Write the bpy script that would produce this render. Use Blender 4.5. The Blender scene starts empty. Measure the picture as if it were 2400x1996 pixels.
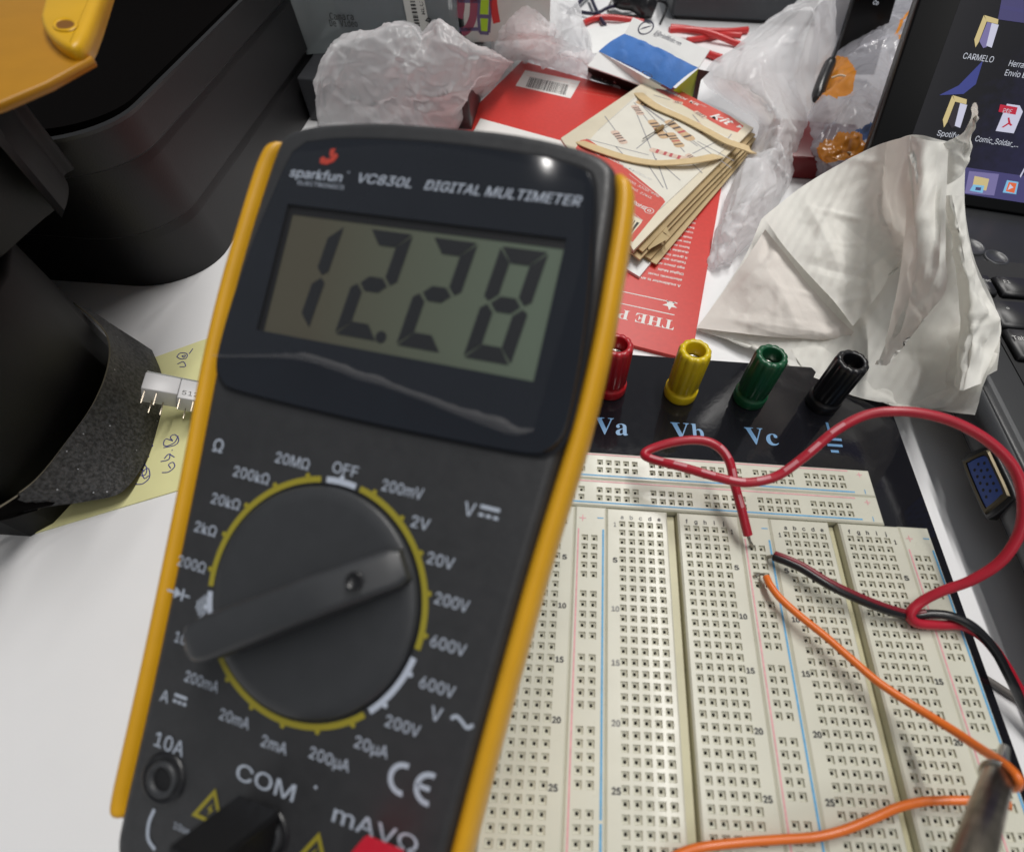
import bpy, bmesh, math, random
import numpy as np
from mathutils import Vector, Matrix

# ------------------------------------------------------------------ camera, light, exposure
SC = bpy.context.scene
COL = SC.collection
MM = 0.001
ZT = 16.0                       # the table top lies at z = -16 mm in builder coordinates -> world z = 0
CAMPOS = np.array([-64.018, -59.751, 126.094])
RX = np.array([0.99768997, 0.04618978, 0.04981189])
RY = np.array([0.06543833, -0.85031392, -0.52219159])   # image down
RZ = np.array([0.01823583, 0.52424492, -0.85137226])    # view direction
FPX, CX, CY, PW, PH, DS = 1200.0, 1326.0, 1086.9, 2400.0, 1996.0, 1.1431

cam = bpy.data.cameras.new("camera")
camo = bpy.data.objects.new("camera", cam); COL.objects.link(camo)
cam.sensor_fit = 'HORIZONTAL'; cam.sensor_width = 36.0; cam.lens = FPX / PW * 36.0
cam.shift_x = (PW / 2 - CX) / PW; cam.shift_y = (CY - PH / 2) / PW
cam.clip_start = 0.005; cam.clip_end = 20.0
M = Matrix.Identity(4)
for i in range(3):
    M[i][0] = RX[i]; M[i][1] = -RY[i]; M[i][2] = -RZ[i]
    M[i][3] = (CAMPOS[i] + (ZT if i == 2 else 0)) * MM
camo.matrix_world = M
cam.dof.use_dof = True; cam.dof.focus_distance = 0.178; cam.dof.aperture_fstop = 18.0 / 1.4
cam.dof.aperture_blades = 0
SC.camera = camo

w = bpy.data.worlds.new("World"); SC.world = w; w.use_nodes = True
bg = w.node_tree.nodes["Background"]; bg.inputs[0].default_value = (0.90, 0.95, 1.0, 1); bg.inputs[1].default_value = 0.17

def tube_lamp(name, x, y0, y1, z, power, width=36):
    l = bpy.data.lights.new(name, 'AREA'); l.shape = 'RECTANGLE'; l.size = width * MM; l.size_y = (y1 - y0) * MM
    l.energy = power; l.color = (1.0, 0.975, 0.94)
    o = bpy.data.objects.new(name, l); COL.objects.link(o); o.location = (x * MM, (y0 + y1) / 2 * MM, (z + ZT) * MM)
    return o
tube_lamp("ceiling_tube_or_fill_lamp", 290, -160, 1300, 1500, 19.0, 46)
tube_lamp("ceiling_tube_or_fill_lamp", 100, 850, 1320, 1500, 4.5)
tube_lamp("ceiling_tube_or_fill_lamp", 240, -1750, -420, 1500, 3.0, 46)  # added fill lamp behind the camera, lifts the surfaces that face it
tube_lamp("ceiling_tube_or_fill_lamp", -690, 262, 285, 1500, 0.12, 16)

SC.view_settings.view_transform = 'Standard'; SC.view_settings.look = 'None'
SC.view_settings.exposure = 0.12; SC.view_settings.gamma = 1.0
SC.render.engine = 'CYCLES'
SC.cycles.use_denoising = True
SC.cycles.max_bounces = 8; SC.cycles.transparent_max_bounces = 16
SC.cycles.caustics_reflective = False; SC.cycles.caustics_refractive = False
SC.cycles.sample_clamp_indirect = 4.0

# ------------------------------------------------------------------ geometry helpers (builder units: millimetres)
def ray(u, v):
    return RX * ((u * DS - CX) / FPX) + RY * ((v * DS - CY) / FPX) + RZ
def at(u, v, z):                       # point of the level plane z
    d = ray(u, v); return CAMPOS + d * ((z - CAMPOS[2]) / d[2])
def aty(u, v, y):
    d = ray(u, v); return CAMPOS + d * ((y - CAMPOS[1]) / d[1])
def atx(u, v, x):
    d = ray(u, v); return CAMPOS + d * ((x - CAMPOS[0]) / d[0])
def nrm(a):
    a = np.asarray(a, float); return a / (np.linalg.norm(a) + 1e-12)
class Frame:
    def __init__(s, o, x=(1, 0, 0), y=(0, 1, 0), k=1.0):
        s.o = np.asarray(o, float); s.x = nrm(x); y = np.asarray(y, float)
        s.y = nrm(y - s.x * (s.x @ y)); s.z = np.cross(s.x, s.y); s.k = k
    def p(s, a, b, c=0.0):
        return s.o + (s.x * a + s.y * b + s.z * c) * s.k
    def hit(s, u, v, c=0.0):           # local (a, b) of a ray on the plane at height c
        d = ray(u, v); q = s.o + s.z * c * s.k
        P = CAMPOS + d * (((q - CAMPOS) @ s.z) / (d @ s.z)); r = P - q
        return (r @ s.x) / s.k, (r @ s.y) / s.k
WORLD = Frame((0, 0, 0))

def catmull(pts, n):
    P = np.asarray(pts, float)
    if len(P) < 3: return np.array([P[0] + (P[-1] - P[0]) * t for t in np.linspace(0, 1, n)])
    E = np.vstack([2 * P[0] - P[1], P, 2 * P[-1] - P[-2]]); m = len(P) - 1; out = []
    for t in np.linspace(0, m, n):
        i = min(int(t), m - 1); f = t - i; a, b, c, d = E[i:i + 4]
        out.append(0.5 * (2 * b + (c - a) * f + (2 * a - 5 * b + 4 * c - d) * f * f + (3 * b - a - 3 * c + d) * f ** 3))
    return np.array(out)

TEXTS = {}
def system_font(fname):
    try:
        import os
        return bpy.data.fonts.load(os.path.join(bpy.utils.system_resource('DATAFILES', path='fonts'), fname))
    except Exception:
        return None
SANS = system_font("Inter.woff2"); MONO = system_font("DejaVuSansMono.woff2")
def text_mesh(body, shear=0.0, bold=0.0, space=1.0, font=None):
    key = (body, shear, bold, space, font)
    if key not in TEXTS:
        c = bpy.data.curves.new("lettering", 'FONT'); c.body = body; c.size = 1.0; c.shear = shear; c.offset = bold
        c.space_character = space; c.align_x = 'LEFT'; c.resolution_u = 3
        f_ = {None: SANS, 'mono': MONO}.get(font)
        if f_: c.font = f_
        o = bpy.data.objects.new("lettering", c); COL.objects.link(o)
        dg = bpy.context.evaluated_depsgraph_get()
        m = bpy.data.meshes.new_from_object(o.evaluated_get(dg))
        v = np.array([tuple(x.co) for x in m.vertices]) if len(m.vertices) else np.zeros((0, 3))
        f = [tuple(p.vertices) for p in m.polygons]
        bpy.data.objects.remove(o); bpy.data.curves.remove(c); bpy.data.meshes.remove(m)
        TEXTS[key] = (v, f)
    return TEXTS[key]

class MB:
    def __init__(s): s.v = []; s.f = []; s.m = []; s.s = []
    def add(s, verts, faces, mat=0, smooth=False):
        n = len(s.v); s.v.extend([tuple(map(float, q)) for q in verts])
        for q in faces:
            s.f.append([n + i for i in q]); s.m.append(mat); s.s.append(smooth)
    def bm(s, b, fr=WORLD, mat=0, smooth=False):
        b.verts.index_update()
        s.add([fr.p(*x.co) for x in b.verts], [[x.index for x in f.verts] for f in b.faces], mat, smooth); b.free()
    def box(s, lo, hi, fr=WORLD, bev=0.0, mat=0, seg=2):
        b = bmesh.new(); bmesh.ops.create_cube(b, size=1.0)
        for x in b.verts:
            x.co = Vector([(lo[i] + hi[i]) / 2 + x.co[i] * (hi[i] - lo[i]) for i in range(3)])
        if bev: bmesh.ops.bevel(b, geom=list(b.edges), offset=bev, segments=seg, affect='EDGES', profile=0.5)
        s.bm(b, fr, mat, bool(bev))
    def prism(s, poly, h0, h1, fr=WORLD, bev=0.0, mat=0, seg=2, smooth=False):
        """outline poly (local a,b) extruded from h0 to h1, its upper rim bevelled"""
        b = bmesh.new(); lo = [b.verts.new((p[0], p[1], h0)) for p in poly]; hi = [b.verts.new((p[0], p[1], h1)) for p in poly]
        n = len(poly); b.faces.new(list(reversed(lo))); top = b.faces.new(hi)
        for i in range(n): b.faces.new((lo[i], lo[(i + 1) % n], hi[(i + 1) % n], hi[i]))
        bmesh.ops.recalc_face_normals(b, faces=list(b.faces))
        if bev: bmesh.ops.bevel(b, geom=list(top.edges), offset=bev, segments=seg, affect='EDGES', profile=0.5)
        s.bm(b, fr, mat, smooth or bool(bev))
    def poly(s, pts, mat=0): s.add(pts, [list(range(len(pts)))], mat)
    def decal(s, px, z, mat=0): s.poly([at(u, v, z) for u, v in px], mat)
    def tube(s, pts, r, seg=10, mat=0, caps=True, flat=None):
        P = np.asarray(pts, float); n = len(P); r = np.full(n, r) if np.isscalar(r) else np.asarray(r, float)
        T = np.gradient(P, axis=0); T = T / (np.linalg.norm(T, axis=1)[:, None] + 1e-9)
        up = np.array([0, 0, 1.0]) if abs(T[0][2]) < 0.9 else np.array([1.0, 0, 0])
        N = nrm(up - T[0] * (T[0] @ up)); V = []
        for i in range(n):
            N = nrm(N - T[i] * (T[i] @ N)); B = np.cross(T[i], N)
            for k in range(seg):
                a = 2 * math.pi * k / seg
                V.append(P[i] + r[i] * (math.cos(a) * B * (1 if flat is None else flat[0]) + math.sin(a) * N * (1 if flat is None else flat[1])))
        F = [(i * seg + k, i * seg + (k + 1) % seg, (i + 1) * seg + (k + 1) % seg, (i + 1) * seg + k) for i in range(n - 1) for k in range(seg)]
        s.add(V, F, mat, True)
        if caps: s.add(V[:seg], [list(range(seg))[::-1]], mat); s.add(V[-seg:], [list(range(seg))], mat)
    def lathe(s, prof, fr, seg=32, mat=0, flute=0.0, nfl=12, fl=None):
        V = []
        for j, (r, h) in enumerate(prof):
            for k in range(seg):
                a = 2 * math.pi * k / seg; q = r
                if flute and (fl is None or fl[j]): q = r * (1 + flute * (abs(math.cos(nfl * a / 2)) - 0.6))
                V.append(fr.p(q * math.cos(a), q * math.sin(a), h))
        n = len(prof)
        s.add(V, [(j * seg + k, j * seg + (k + 1) % seg, (j + 1) * seg + (k + 1) % seg, (j + 1) * seg + k) for j in range(n - 1) for k in range(seg)], mat, True)
    def grid(s, G, mat=0, matfn=None, smooth=True):
        a, b = G.shape[:2]; n = len(s.v); s.v.extend([tuple(q) for q in G.reshape(-1, 3)])
        for i in range(a - 1):
            for j in range(b - 1):
                s.f.append([n + i * b + j, n + i * b + j + 1, n + (i + 1) * b + j + 1, n + (i + 1) * b + j])
                s.m.append(mat if matfn is None else matfn(i, j)); s.s.append(smooth)
    def text(s, body, fr, a, b, cap, mat=0, h=0.0, shear=0.0, bold=0.0, width=None, align='C', space=1.0, font=None):
        """lettering with cap height cap at local (a, b); b is the middle of the caps"""
        v, f = text_mesh(body, shear, 0.0, space, font)
        if not len(v): return
        k = cap / 0.73; x0, x1 = v[:, 0].min(), v[:, 0].max(); kx = k if width is None else width / (x1 - x0)
        off = {'C': -(x0 + x1) / 2, 'L': -x0, 'R': -x1}[align]
        for dx, dy, dh in ((0, 0, 0),) if not bold else ((-bold, -bold * .6, 0), (bold, -bold * .6, 0.0004), (0, bold * .6, 0.0008)):
            s.add([fr.p(a + (q[0] + off + dx) * kx, b + (q[1] - 0.365 + dy) * k, h + dh * (1 if fr.k > 1 else 12)) for q in v], f, mat)
    def build(s, name, mats, parent=None, origin=None):
        me = bpy.data.meshes.new(name); org = np.zeros(3) if origin is None else np.asarray(origin, float)
        if parent is not None: org = ORG[parent.name]
        V = (np.asarray(s.v) - org) * MM
        me.from_pydata([tuple(q) for q in V], [], s.f)
        for m in (mats if isinstance(mats, (list, tuple)) else [mats]): me.materials.append(m)
        me.polygons.foreach_set('material_index', s.m); me.polygons.foreach_set('use_smooth', s.s); me.update()
        o = bpy.data.objects.new(name, me); COL.objects.link(o); ORG[o.name] = org
        if parent is not None: o.parent = parent
        else: o.location = ((org + np.array([0, 0, ZT])) * MM).tolist()
        return o
ORG = {}
def thing(name, label, cat, org, group=None):
    o = bpy.data.objects.new(name, None); COL.objects.link(o); o.empty_display_size = 0.01
    ORG[o.name] = np.asarray(org, float); o.location = ((ORG[o.name] + np.array([0, 0, ZT])) * MM).tolist()
    return tag(o, label, cat, group)
def tag(o, label=None, cat=None, group=None, kind=None):
    if label: o['label'] = label
    if cat: o['category'] = cat
    if group: o['group'] = group
    if kind: o['kind'] = kind
    return o

def bicubic(net, n, m):
    net = np.asarray(net, float)
    rows = np.array([catmull(r, m) for r in net])
    return np.array([catmull(rows[:, j], n) for j in range(m)]).transpose(1, 0, 2)
def facets(G, seed, amp, cell, sharp=5.0):
    """crumple: blended random flat facets, straight creases where they meet"""
    rng = np.random.default_rng(seed); P = G.reshape(-1, 3); ext = np.sort(P.max(0) - P.min(0))
    n = int(np.clip(ext[2] * max(ext[1], cell) / cell ** 2 * 0.9, 6, 400))
    c = P[rng.integers(0, len(P), n)]; c = c + rng.normal(0, cell * 0.15, c.shape); g = rng.normal(0, amp / cell, (n, 3)); a = rng.normal(0, amp * 0.35, n)
    st = rng.uniform(0.7, 1.5, n); H = np.empty(len(P))
    for i in range(0, len(P), 4000):
        d = P[i:i + 4000, None] - c; q = np.sqrt((d ** 2).sum(2)) / cell * st
        wgt = np.exp(-sharp * (q - q.min(1)[:, None]) * 3); wgt /= wgt.sum(1)[:, None]
        H[i:i + 4000] = (wgt * (a + np.clip((d * g).sum(2), -amp * 1.5, amp * 1.5))).sum(1)
    return H.reshape(G.shape[:2])
def ridges(G, seed, amp, count, length, width):
    """thin straight folds running across the film"""
    rng = np.random.default_rng(seed); P = G.reshape(-1, 3); H = np.zeros(len(P))
    for k in range(count):
        c = P[rng.integers(0, len(P))]; d = nrm(rng.normal(0, 1, 3) * (1, 1.4, 0.8)); n = nrm(np.cross(d, rng.normal(0, 1, 3))); L = length * rng.uniform(0.5, 1.5); w_ = width * rng.uniform(0.6, 1.6)
        r = P - c; a = r @ d; b_ = r @ n; off = np.linalg.norm(r - np.outer(a, d) - np.outer(b_, n), axis=1)
        H += amp * rng.uniform(0.5, 1.2) * rng.choice([1, 1, -1]) * np.maximum(0, 1 - np.abs(b_) / w_) * np.exp(-(a / L) ** 2) * np.exp(-(off / L) ** 2)
    return H.reshape(G.shape[:2])
def normals(G):
    du = np.gradient(G, axis=0); dv = np.gradient(G, axis=1); N = np.cross(du, dv)
    N /= np.linalg.norm(N, axis=2)[..., None] + 1e-9
    return N * np.sign(N[..., 2:3] + 1e-6)
def sheet(px_net, n, m, seed, amps, edge=0.25, rid=()):
    net = [[at(*q) for q in r] for r in px_net]; G = bicubic(net, n, m); N = normals(G)
    s = np.linspace(0, 1, n)[:, None]; t = np.linspace(0, 1, m)[None]
    win = np.minimum(1, np.minimum(np.minimum(s, 1 - s), np.minimum(t, 1 - t)) * 8); win = edge + (1 - edge) * win
    for k, (amp, cell) in enumerate(amps): G = G + N * (facets(G, seed + k * 17, amp, cell) * win)[..., None]
    for k, q in enumerate(rid): G = G + N * (ridges(G, seed + 5 + k * 11, *q) * win)[..., None]
    return G

# ------------------------------------------------------------------ materials
def mat(name, col, rough=0.5, metal=0.0, spec=0.5, vary=0.0, vscale=150.0, bump=0.0, bscale=800.0, coat=0.0, alpha=1.0, emit=0.0, trans=0.0, sss=0.0, rvary=0.0, coat_rough=0.05):
    m = bpy.data.materials.new(name); m.use_nodes = True; nt = m.node_tree; b = nt.nodes["Principled BSDF"]
    I = b.inputs; I["Base Color"].default_value = (*col, 1); I["Roughness"].default_value = rough; I["Metallic"].default_value = metal
    I["Specular IOR Level"].default_value = spec; I["Coat Weight"].default_value = coat; I["Coat Roughness"].default_value = coat_rough; I["Alpha"].default_value = alpha
    I["Transmission Weight"].default_value = trans
    if sss: I["Subsurface Weight"].default_value = sss; I["Subsurface Radius"].default_value = (0.0012, 0.0012, 0.0009); I["Subsurface Scale"].default_value = 1.0
    if emit: I["Emission Color"].default_value = (*col, 1); I["Emission Strength"].default_value = emit; I["Base Color"].default_value = (0.01, 0.01, 0.012, 1)
    tc = nt.nodes.new("ShaderNodeTexCoord")
    def noise(scale, detail=4):
        n = nt.nodes.new("ShaderNodeTexNoise"); n.inputs["Scale"].default_value = scale; n.inputs["Detail"].default_value = detail
        nt.links.new(tc.outputs["Object"], n.inputs["Vector"]); return n
    if vary:
        n = noise(vscale); r = nt.nodes.new("ShaderNodeValToRGB"); r.color_ramp.elements[0].position = 0.3; r.color_ramp.elements[1].position = 0.7
        r.color_ramp.elements[0].color = (*[c * (1 - vary) for c in col], 1); r.color_ramp.elements[1].color = (*[min(1, c * (1 + vary)) for c in col], 1)
        nt.links.new(n.outputs["Fac"], r.inputs["Fac"]); nt.links.new(r.outputs["Color"], I["Base Color"])
    if rvary:
        n = noise(vscale * 2.3); mr = nt.nodes.new("ShaderNodeMapRange"); mr.inputs["From Min"].default_value = 0.3; mr.inputs["From Max"].default_value = 0.7
        mr.inputs["To Min"].default_value = max(0.02, rough - rvary); mr.inputs["To Max"].default_value = rough + rvary
        nt.links.new(n.outputs["Fac"], mr.inputs["Value"]); nt.links.new(mr.outputs["Result"], I["Roughness"])
    if bump:
        n = noise(bscale, 6); bp = nt.nodes.new("ShaderNodeBump"); bp.inputs["Strength"].default_value = bump; bp.inputs["Distance"].default_value = 0.0004
        nt.links.new(n.outputs["Fac"], bp.inputs["Height"]); nt.links.new(bp.outputs["Normal"], I["Normal"])
    return m
def film(name, col, rough, alpha, trl=0.35, bump=0.0, bscale=120.0):
    """thin plastic or tissue: glossy skin, light passing through, partly clear"""
    m = mat(name, col, rough, bump=bump, bscale=bscale); nt = m.node_tree; b = nt.nodes["Principled BSDF"]; out = nt.nodes["Material Output"]
    t = nt.nodes.new("ShaderNodeBsdfTranslucent"); t.inputs["Color"].default_value = (*col, 1)
    mx = nt.nodes.new("ShaderNodeMixShader"); mx.inputs[0].default_value = trl
    nt.links.new(b.outputs[0], mx.inputs[1]); nt.links.new(t.outputs[0], mx.inputs[2]); last = mx
    if alpha < 1:
        tr = nt.nodes.new("ShaderNodeBsdfTransparent"); m2 = nt.nodes.new("ShaderNodeMixShader"); m2.inputs[0].default_value = alpha
        nt.links.new(tr.outputs[0], m2.inputs[1]); nt.links.new(mx.outputs[0], m2.inputs[2]); last = m2
    nt.links.new(last.outputs[0], out.inputs["Surface"]); return m
def creased(m, scale=95.0, strength=0.26):
    nt = m.node_tree; b = nt.nodes["Principled BSDF"]; L = nt.links; tc = nt.nodes.new("ShaderNodeTexCoord"); n = nt.nodes.new("ShaderNodeTexNoise"); n.inputs["Scale"].default_value = 60; n.inputs["Detail"].default_value = 3
    mx = nt.nodes.new("ShaderNodeMix"); mx.data_type = 'VECTOR'; mx.inputs[0].default_value = 0.012; prev = None
    L.new(tc.outputs["Object"], n.inputs["Vector"]); L.new(tc.outputs["Object"], mx.inputs[4]); L.new(n.outputs["Color"], mx.inputs[5])
    for k, (sc, dist) in enumerate(((scale, 0.0011), (scale * 2.6, 0.0005))):
        v = nt.nodes.new("ShaderNodeTexVoronoi"); v.feature = 'F1'; v.distance = 'CHEBYCHEV' if k else 'EUCLIDEAN'; v.inputs["Scale"].default_value = sc; bp = nt.nodes.new("ShaderNodeBump"); bp.inputs["Strength"].default_value = strength; bp.inputs["Distance"].default_value = dist
        L.new(mx.outputs[1], v.inputs["Vector"]); L.new(v.outputs["Distance"], bp.inputs["Height"])
        if prev: L.new(prev.outputs[0], bp.inputs["Normal"])
        prev = bp
    L.new(prev.outputs[0], b.inputs["Normal"])
    for x in nt.nodes:
        if x.type == 'BSDF_TRANSLUCENT': L.new(prev.outputs[0], x.inputs["Normal"])
    return m
def clear(name, amount=0.92, rough=0.05, tint=(1, 1, 1)):
    m = bpy.data.materials.new(name); m.use_nodes = True; nt = m.node_tree; nt.nodes.remove(nt.nodes["Principled BSDF"]); out = nt.nodes["Material Output"]
    a = nt.nodes.new("ShaderNodeBsdfTransparent"); a.inputs[0].default_value = (*tint, 1); g = nt.nodes.new("ShaderNodeBsdfGlossy"); g.inputs["Roughness"].default_value = rough
    mx = nt.nodes.new("ShaderNodeMixShader"); mx.inputs[0].default_value = 1 - amount
    nt.links.new(a.outputs[0], mx.inputs[1]); nt.links.new(g.outputs[0], mx.inputs[2]); nt.links.new(mx.outputs[0], out.inputs["Surface"]); return m

K = {}
K['table'] = mat("white_laminate", (0.82, 0.82, 0.83), 0.42, rvary=0.08, vary=0.02, vscale=25, bump=0.05, bscale=1500)
def table_specks():
    nt = K['table'].node_tree; b = nt.nodes["Principled BSDF"]; L = nt.links; tc = nt.nodes.new("ShaderNodeTexCoord"); v = nt.nodes.new("ShaderNodeTexVoronoi"); v.inputs["Scale"].default_value = 75; s_ = nt.nodes.new("ShaderNodeSeparateColor")
    g = nt.nodes.new("ShaderNodeMath"); g.operation = 'GREATER_THAN'; g.inputs[1].default_value = 0.86; d = nt.nodes.new("ShaderNodeMath"); d.operation = 'LESS_THAN'; d.inputs[1].default_value = 0.035; mu = nt.nodes.new("ShaderNodeMath"); mu.operation = 'MULTIPLY'
    mx = nt.nodes.new("ShaderNodeMix"); mx.data_type = 'RGBA'; mx.inputs[7].default_value = (0.12, 0.10, 0.08, 1); src = b.inputs["Base Color"].links[0].from_socket
    L.new(tc.outputs["Object"], v.inputs["Vector"]); L.new(v.outputs["Color"], s_.inputs[0]); L.new(s_.outputs[0], g.inputs[0]); L.new(v.outputs["Distance"], d.inputs[0]); L.new(g.outputs[0], mu.inputs[0]); L.new(d.outputs[0], mu.inputs[1]); L.new(mu.outputs[0], mx.inputs[0]); L.new(src, mx.inputs[6]); L.new(mx.outputs[2], b.inputs["Base Color"])
table_specks()
K['abs'] = mat("ivory_plastic", (0.62, 0.612, 0.515), 0.30, spec=0.35, coat=0.06, coat_rough=0.09, vary=0.04, vscale=60, rvary=0.05, bump=0.02, bscale=500)
K['abs_yellow'] = mat('yellowed_plastic', (0.50, 0.47, 0.30), 0.4, vary=0.08, vscale=90)
K['hole'] = mat("contact_socket", (0.10, 0.09, 0.075), 0.5, vary=0.3, vscale=700)
K['pit'] = mat("contact_slot", (0.03, 0.027, 0.022), 0.4, metal=0.5)
K['rail_red'] = mat("pink_ink", (0.72, 0.33, 0.36), 0.5, vary=0.12, vscale=900)
K['rail_blue'] = mat("blue_ink", (0.10, 0.36, 0.62), 0.5, vary=0.12, vscale=900)
K['ink'] = mat("black_ink", (0.03, 0.03, 0.03), 0.5)
K['ink_faint'] = mat("worn_ink", (0.24, 0.24, 0.23), 0.5, vary=0.3, vscale=900)
K['plate'] = mat("black_lacquered_metal", (0.010, 0.010, 0.013), 0.09, rvary=0.03, vscale=120, bump=0.035, bscale=900)
K['plate_ink'] = mat("light_blue_print", (0.12, 0.28, 0.50), 0.4)
for k, c in (('red', (0.42, 0.012, 0.02)), ('yellow', (0.68, 0.50, 0.01)), ('green', (0.008, 0.085, 0.035)), ('black', (0.008, 0.008, 0.010))):
    K['post_' + k] = mat(k + "_post_plastic", c, 0.32, vary=0.06, vscale=200, bump=0.03)
K['steel'] = mat("nickel", (0.62, 0.60, 0.55), 0.25, metal=1.0, vary=0.1)
K['tin'] = mat("tinned_copper", (0.42, 0.40, 0.36), 0.35, metal=1.0, vary=0.25, vscale=2500)
K['dark_steel'] = mat("worn_probe_metal", (0.30, 0.26, 0.21), 0.30, metal=1.0, vary=0.2, vscale=300)
K['body'] = mat("charcoal_plastic", (0.034, 0.0345, 0.037), 0.44, rvary=0.07, vary=0.08, vscale=300, bump=0.10, bscale=2500)
K['knob'] = mat("knob_plastic", (0.040, 0.042, 0.046), 0.40, vary=0.05, vscale=300, bump=0.06, bscale=2500)
K['lens'] = mat("navy_lens_print", (0.013, 0.0155, 0.022), 0.07, vary=0.05, vscale=100)
K['lens_rim'] = mat("lens_groove", (0.012, 0.012, 0.014), 0.3)
K['amber'] = mat("amber_plastic", (0.72, 0.37, 0.012), 0.36, vary=0.04, vscale=120, bump=0.03)
K['print'] = mat("pale_print", (0.46, 0.51, 0.60), 0.5)
K['print_yellow'] = mat("yellow_print", (0.33, 0.28, 0.025), 0.5)
K['print_white'] = mat("white_print", (0.50, 0.55, 0.65), 0.5)
K['print_red'] = mat("red_print", (0.50, 0.05, 0.03), 0.5)
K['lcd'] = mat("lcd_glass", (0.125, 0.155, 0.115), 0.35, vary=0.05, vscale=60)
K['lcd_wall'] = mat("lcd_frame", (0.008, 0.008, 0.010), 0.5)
K['seg'] = mat("lcd_segment", (0.014, 0.015, 0.018), 0.4)
K['clear_film'] = clear("clear_protective_film", 0.965, 0.04)
K['film_edge'] = film("film_edge", (0.66, 0.64, 0.64), 0.10, 0.13, 0.35, bump=0.7, bscale=420)
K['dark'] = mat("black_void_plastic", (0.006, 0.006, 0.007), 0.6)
K['plug_black'] = mat("black_plug_rubber", (0.012, 0.012, 0.013), 0.38, bump=0.05, bscale=1500)
K['plug_red'] = mat("red_plug_rubber", (0.55, 0.015, 0.035), 0.38, bump=0.05, bscale=1500)
K['wire_red'] = mat("red_wire_insulation", (0.43, 0.014, 0.032), 0.33, vary=0.06, vscale=200)
K['wire_mark'] = mat("pale_wire_marking", (0.60, 0.22, 0.25), 0.4)
K['wire_black'] = mat("black_wire_insulation", (0.010, 0.010, 0.012), 0.30)
K['wire_stripe'] = mat("maroon_wire_stripe", (0.20, 0.010, 0.020), 0.33)
K['wire_orange'] = mat("orange_wire_insulation", (0.78, 0.17, 0.02), 0.33, vary=0.05, vscale=200)
K['wire_grey'] = mat("grey_wire", (0.16, 0.15, 0.14), 0.4)
K['card_red'] = mat("red_card", (0.60, 0.040, 0.030), 0.45, vary=0.05, vscale=500, bump=0.04)
K['kit_red'] = mat("kit_red_ink", (0.62, 0.085, 0.06), 0.45, vary=0.05, vscale=500)
K['white_ink'] = mat("white_ink", (0.78, 0.77, 0.74), 0.5)
K['salmon_ink'] = mat("salmon_ink", (0.72, 0.30, 0.24), 0.5)
K['cream'] = mat("cream_card", (0.72, 0.65, 0.50), 0.5, vary=0.04, vscale=80)
K['photo_white'] = mat("photo_background_ink", (0.76, 0.73, 0.64), 0.5, vary=0.03, vscale=100)
K['kraft'] = mat("kraft_paper", (0.50, 0.38, 0.20), 0.6, vary=0.08, vscale=120, bump=0.1)
K['kraft_dark'] = mat("brown_kraft_paper", (0.40, 0.29, 0.14), 0.6, vary=0.1, vscale=120, bump=0.1)
K['band'] = mat("tan_rubber", (0.66, 0.50, 0.27), 0.5, vary=0.06, vscale=300)
K['res_body'] = mat("resistor_tan_ink", (0.62, 0.42, 0.24), 0.5, vary=0.1, vscale=700)
K['res_pale'] = mat("resistor_pink_ink", (0.70, 0.52, 0.42), 0.5, vary=0.1, vscale=700)
K['res_band'] = mat("resistor_band_ink", (0.10, 0.075, 0.07), 0.5)
K['res_red'] = mat("resistor_red_ink", (0.50, 0.08, 0.09), 0.5)
K['lead_ink'] = mat("lead_grey_ink", (0.30, 0.29, 0.31), 0.5)
K['res_real'] = mat("resistor_lacquer", (0.30, 0.19, 0.075), 0.4)
K['paper'] = mat("white_paper", (0.80, 0.80, 0.79), 0.6, vary=0.02)
K['tape_blue'] = mat("blue_masking_tape", (0.055, 0.19, 0.55), 0.55, vary=0.10, vscale=150, bump=0.25, bscale=900)
K['navy'] = mat("navy_ink", (0.02, 0.02, 0.06), 0.5)
K['lime'] = mat("lime_print", (0.38, 0.62, 0.02), 0.5)
K['case'] = mat("black_case_plastic", (0.010, 0.0097, 0.0105), 0.45, spec=0.4, vary=0.06, vscale=60, bump=0.10, bscale=1800)
K['case_in'] = mat("case_inner_shade", (0.0025, 0.002, 0.002), 0.95, spec=0.05)  # near-black stands in for shadow inside the case, also backs the gritty sheet
K['box_black'] = mat("black_box_plastic", (0.005, 0.005, 0.005), 0.6, spec=0.25, bump=0.08, bscale=1500)
K['latch'] = mat("yellow_latch_plastic", (0.72, 0.40, 0.006), 0.38, vary=0.03)
K['latch_deep'] = mat('latch_recess', (0.20, 0.075, 0.002), 0.5)
K['note'] = mat("yellow_note_paper", (0.72, 0.70, 0.36), 0.65, vary=0.02)
K['sheet_edge'] = mat('sheet_edge', (0.16, 0.14, 0.10), 0.7)
K['pen'] = mat("blue_pen_ink", (0.06, 0.06, 0.28), 0.5)
K['led_white'] = mat("white_module_plastic", (0.56, 0.56, 0.57), 0.4)
K['led_face'] = mat("dark_display_face", (0.10, 0.11, 0.10), 0.25)
K['bag'] = film("white_bag_film", (0.97, 0.97, 0.985), 0.25, 0.70, 0.55, bump=0.10, bscale=220)
K['bag_clear'] = film("clear_bag_film", (0.62, 0.62, 0.68), 0.15, 0.62, 0.35, bump=0.3, bscale=260)
K['bag_orange'] = film("orange_bag_print", (0.80, 0.30, 0.03), 0.22, 0.95, 0.25, bump=0.2, bscale=260)
K['bag_blue'] = film("blue_bag_print", (0.05, 0.12, 0.33), 0.22, 0.95, 0.2, bump=0.2, bscale=260)
for k_ in ('bag', 'bag_clear', 'bag_orange', 'bag_blue'): creased(K[k_])
K['laptop'] = mat("laptop_black_plastic", (0.016, 0.017, 0.019), 0.36, vary=0.06, vscale=200, bump=0.08, bscale=2500)
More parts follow.
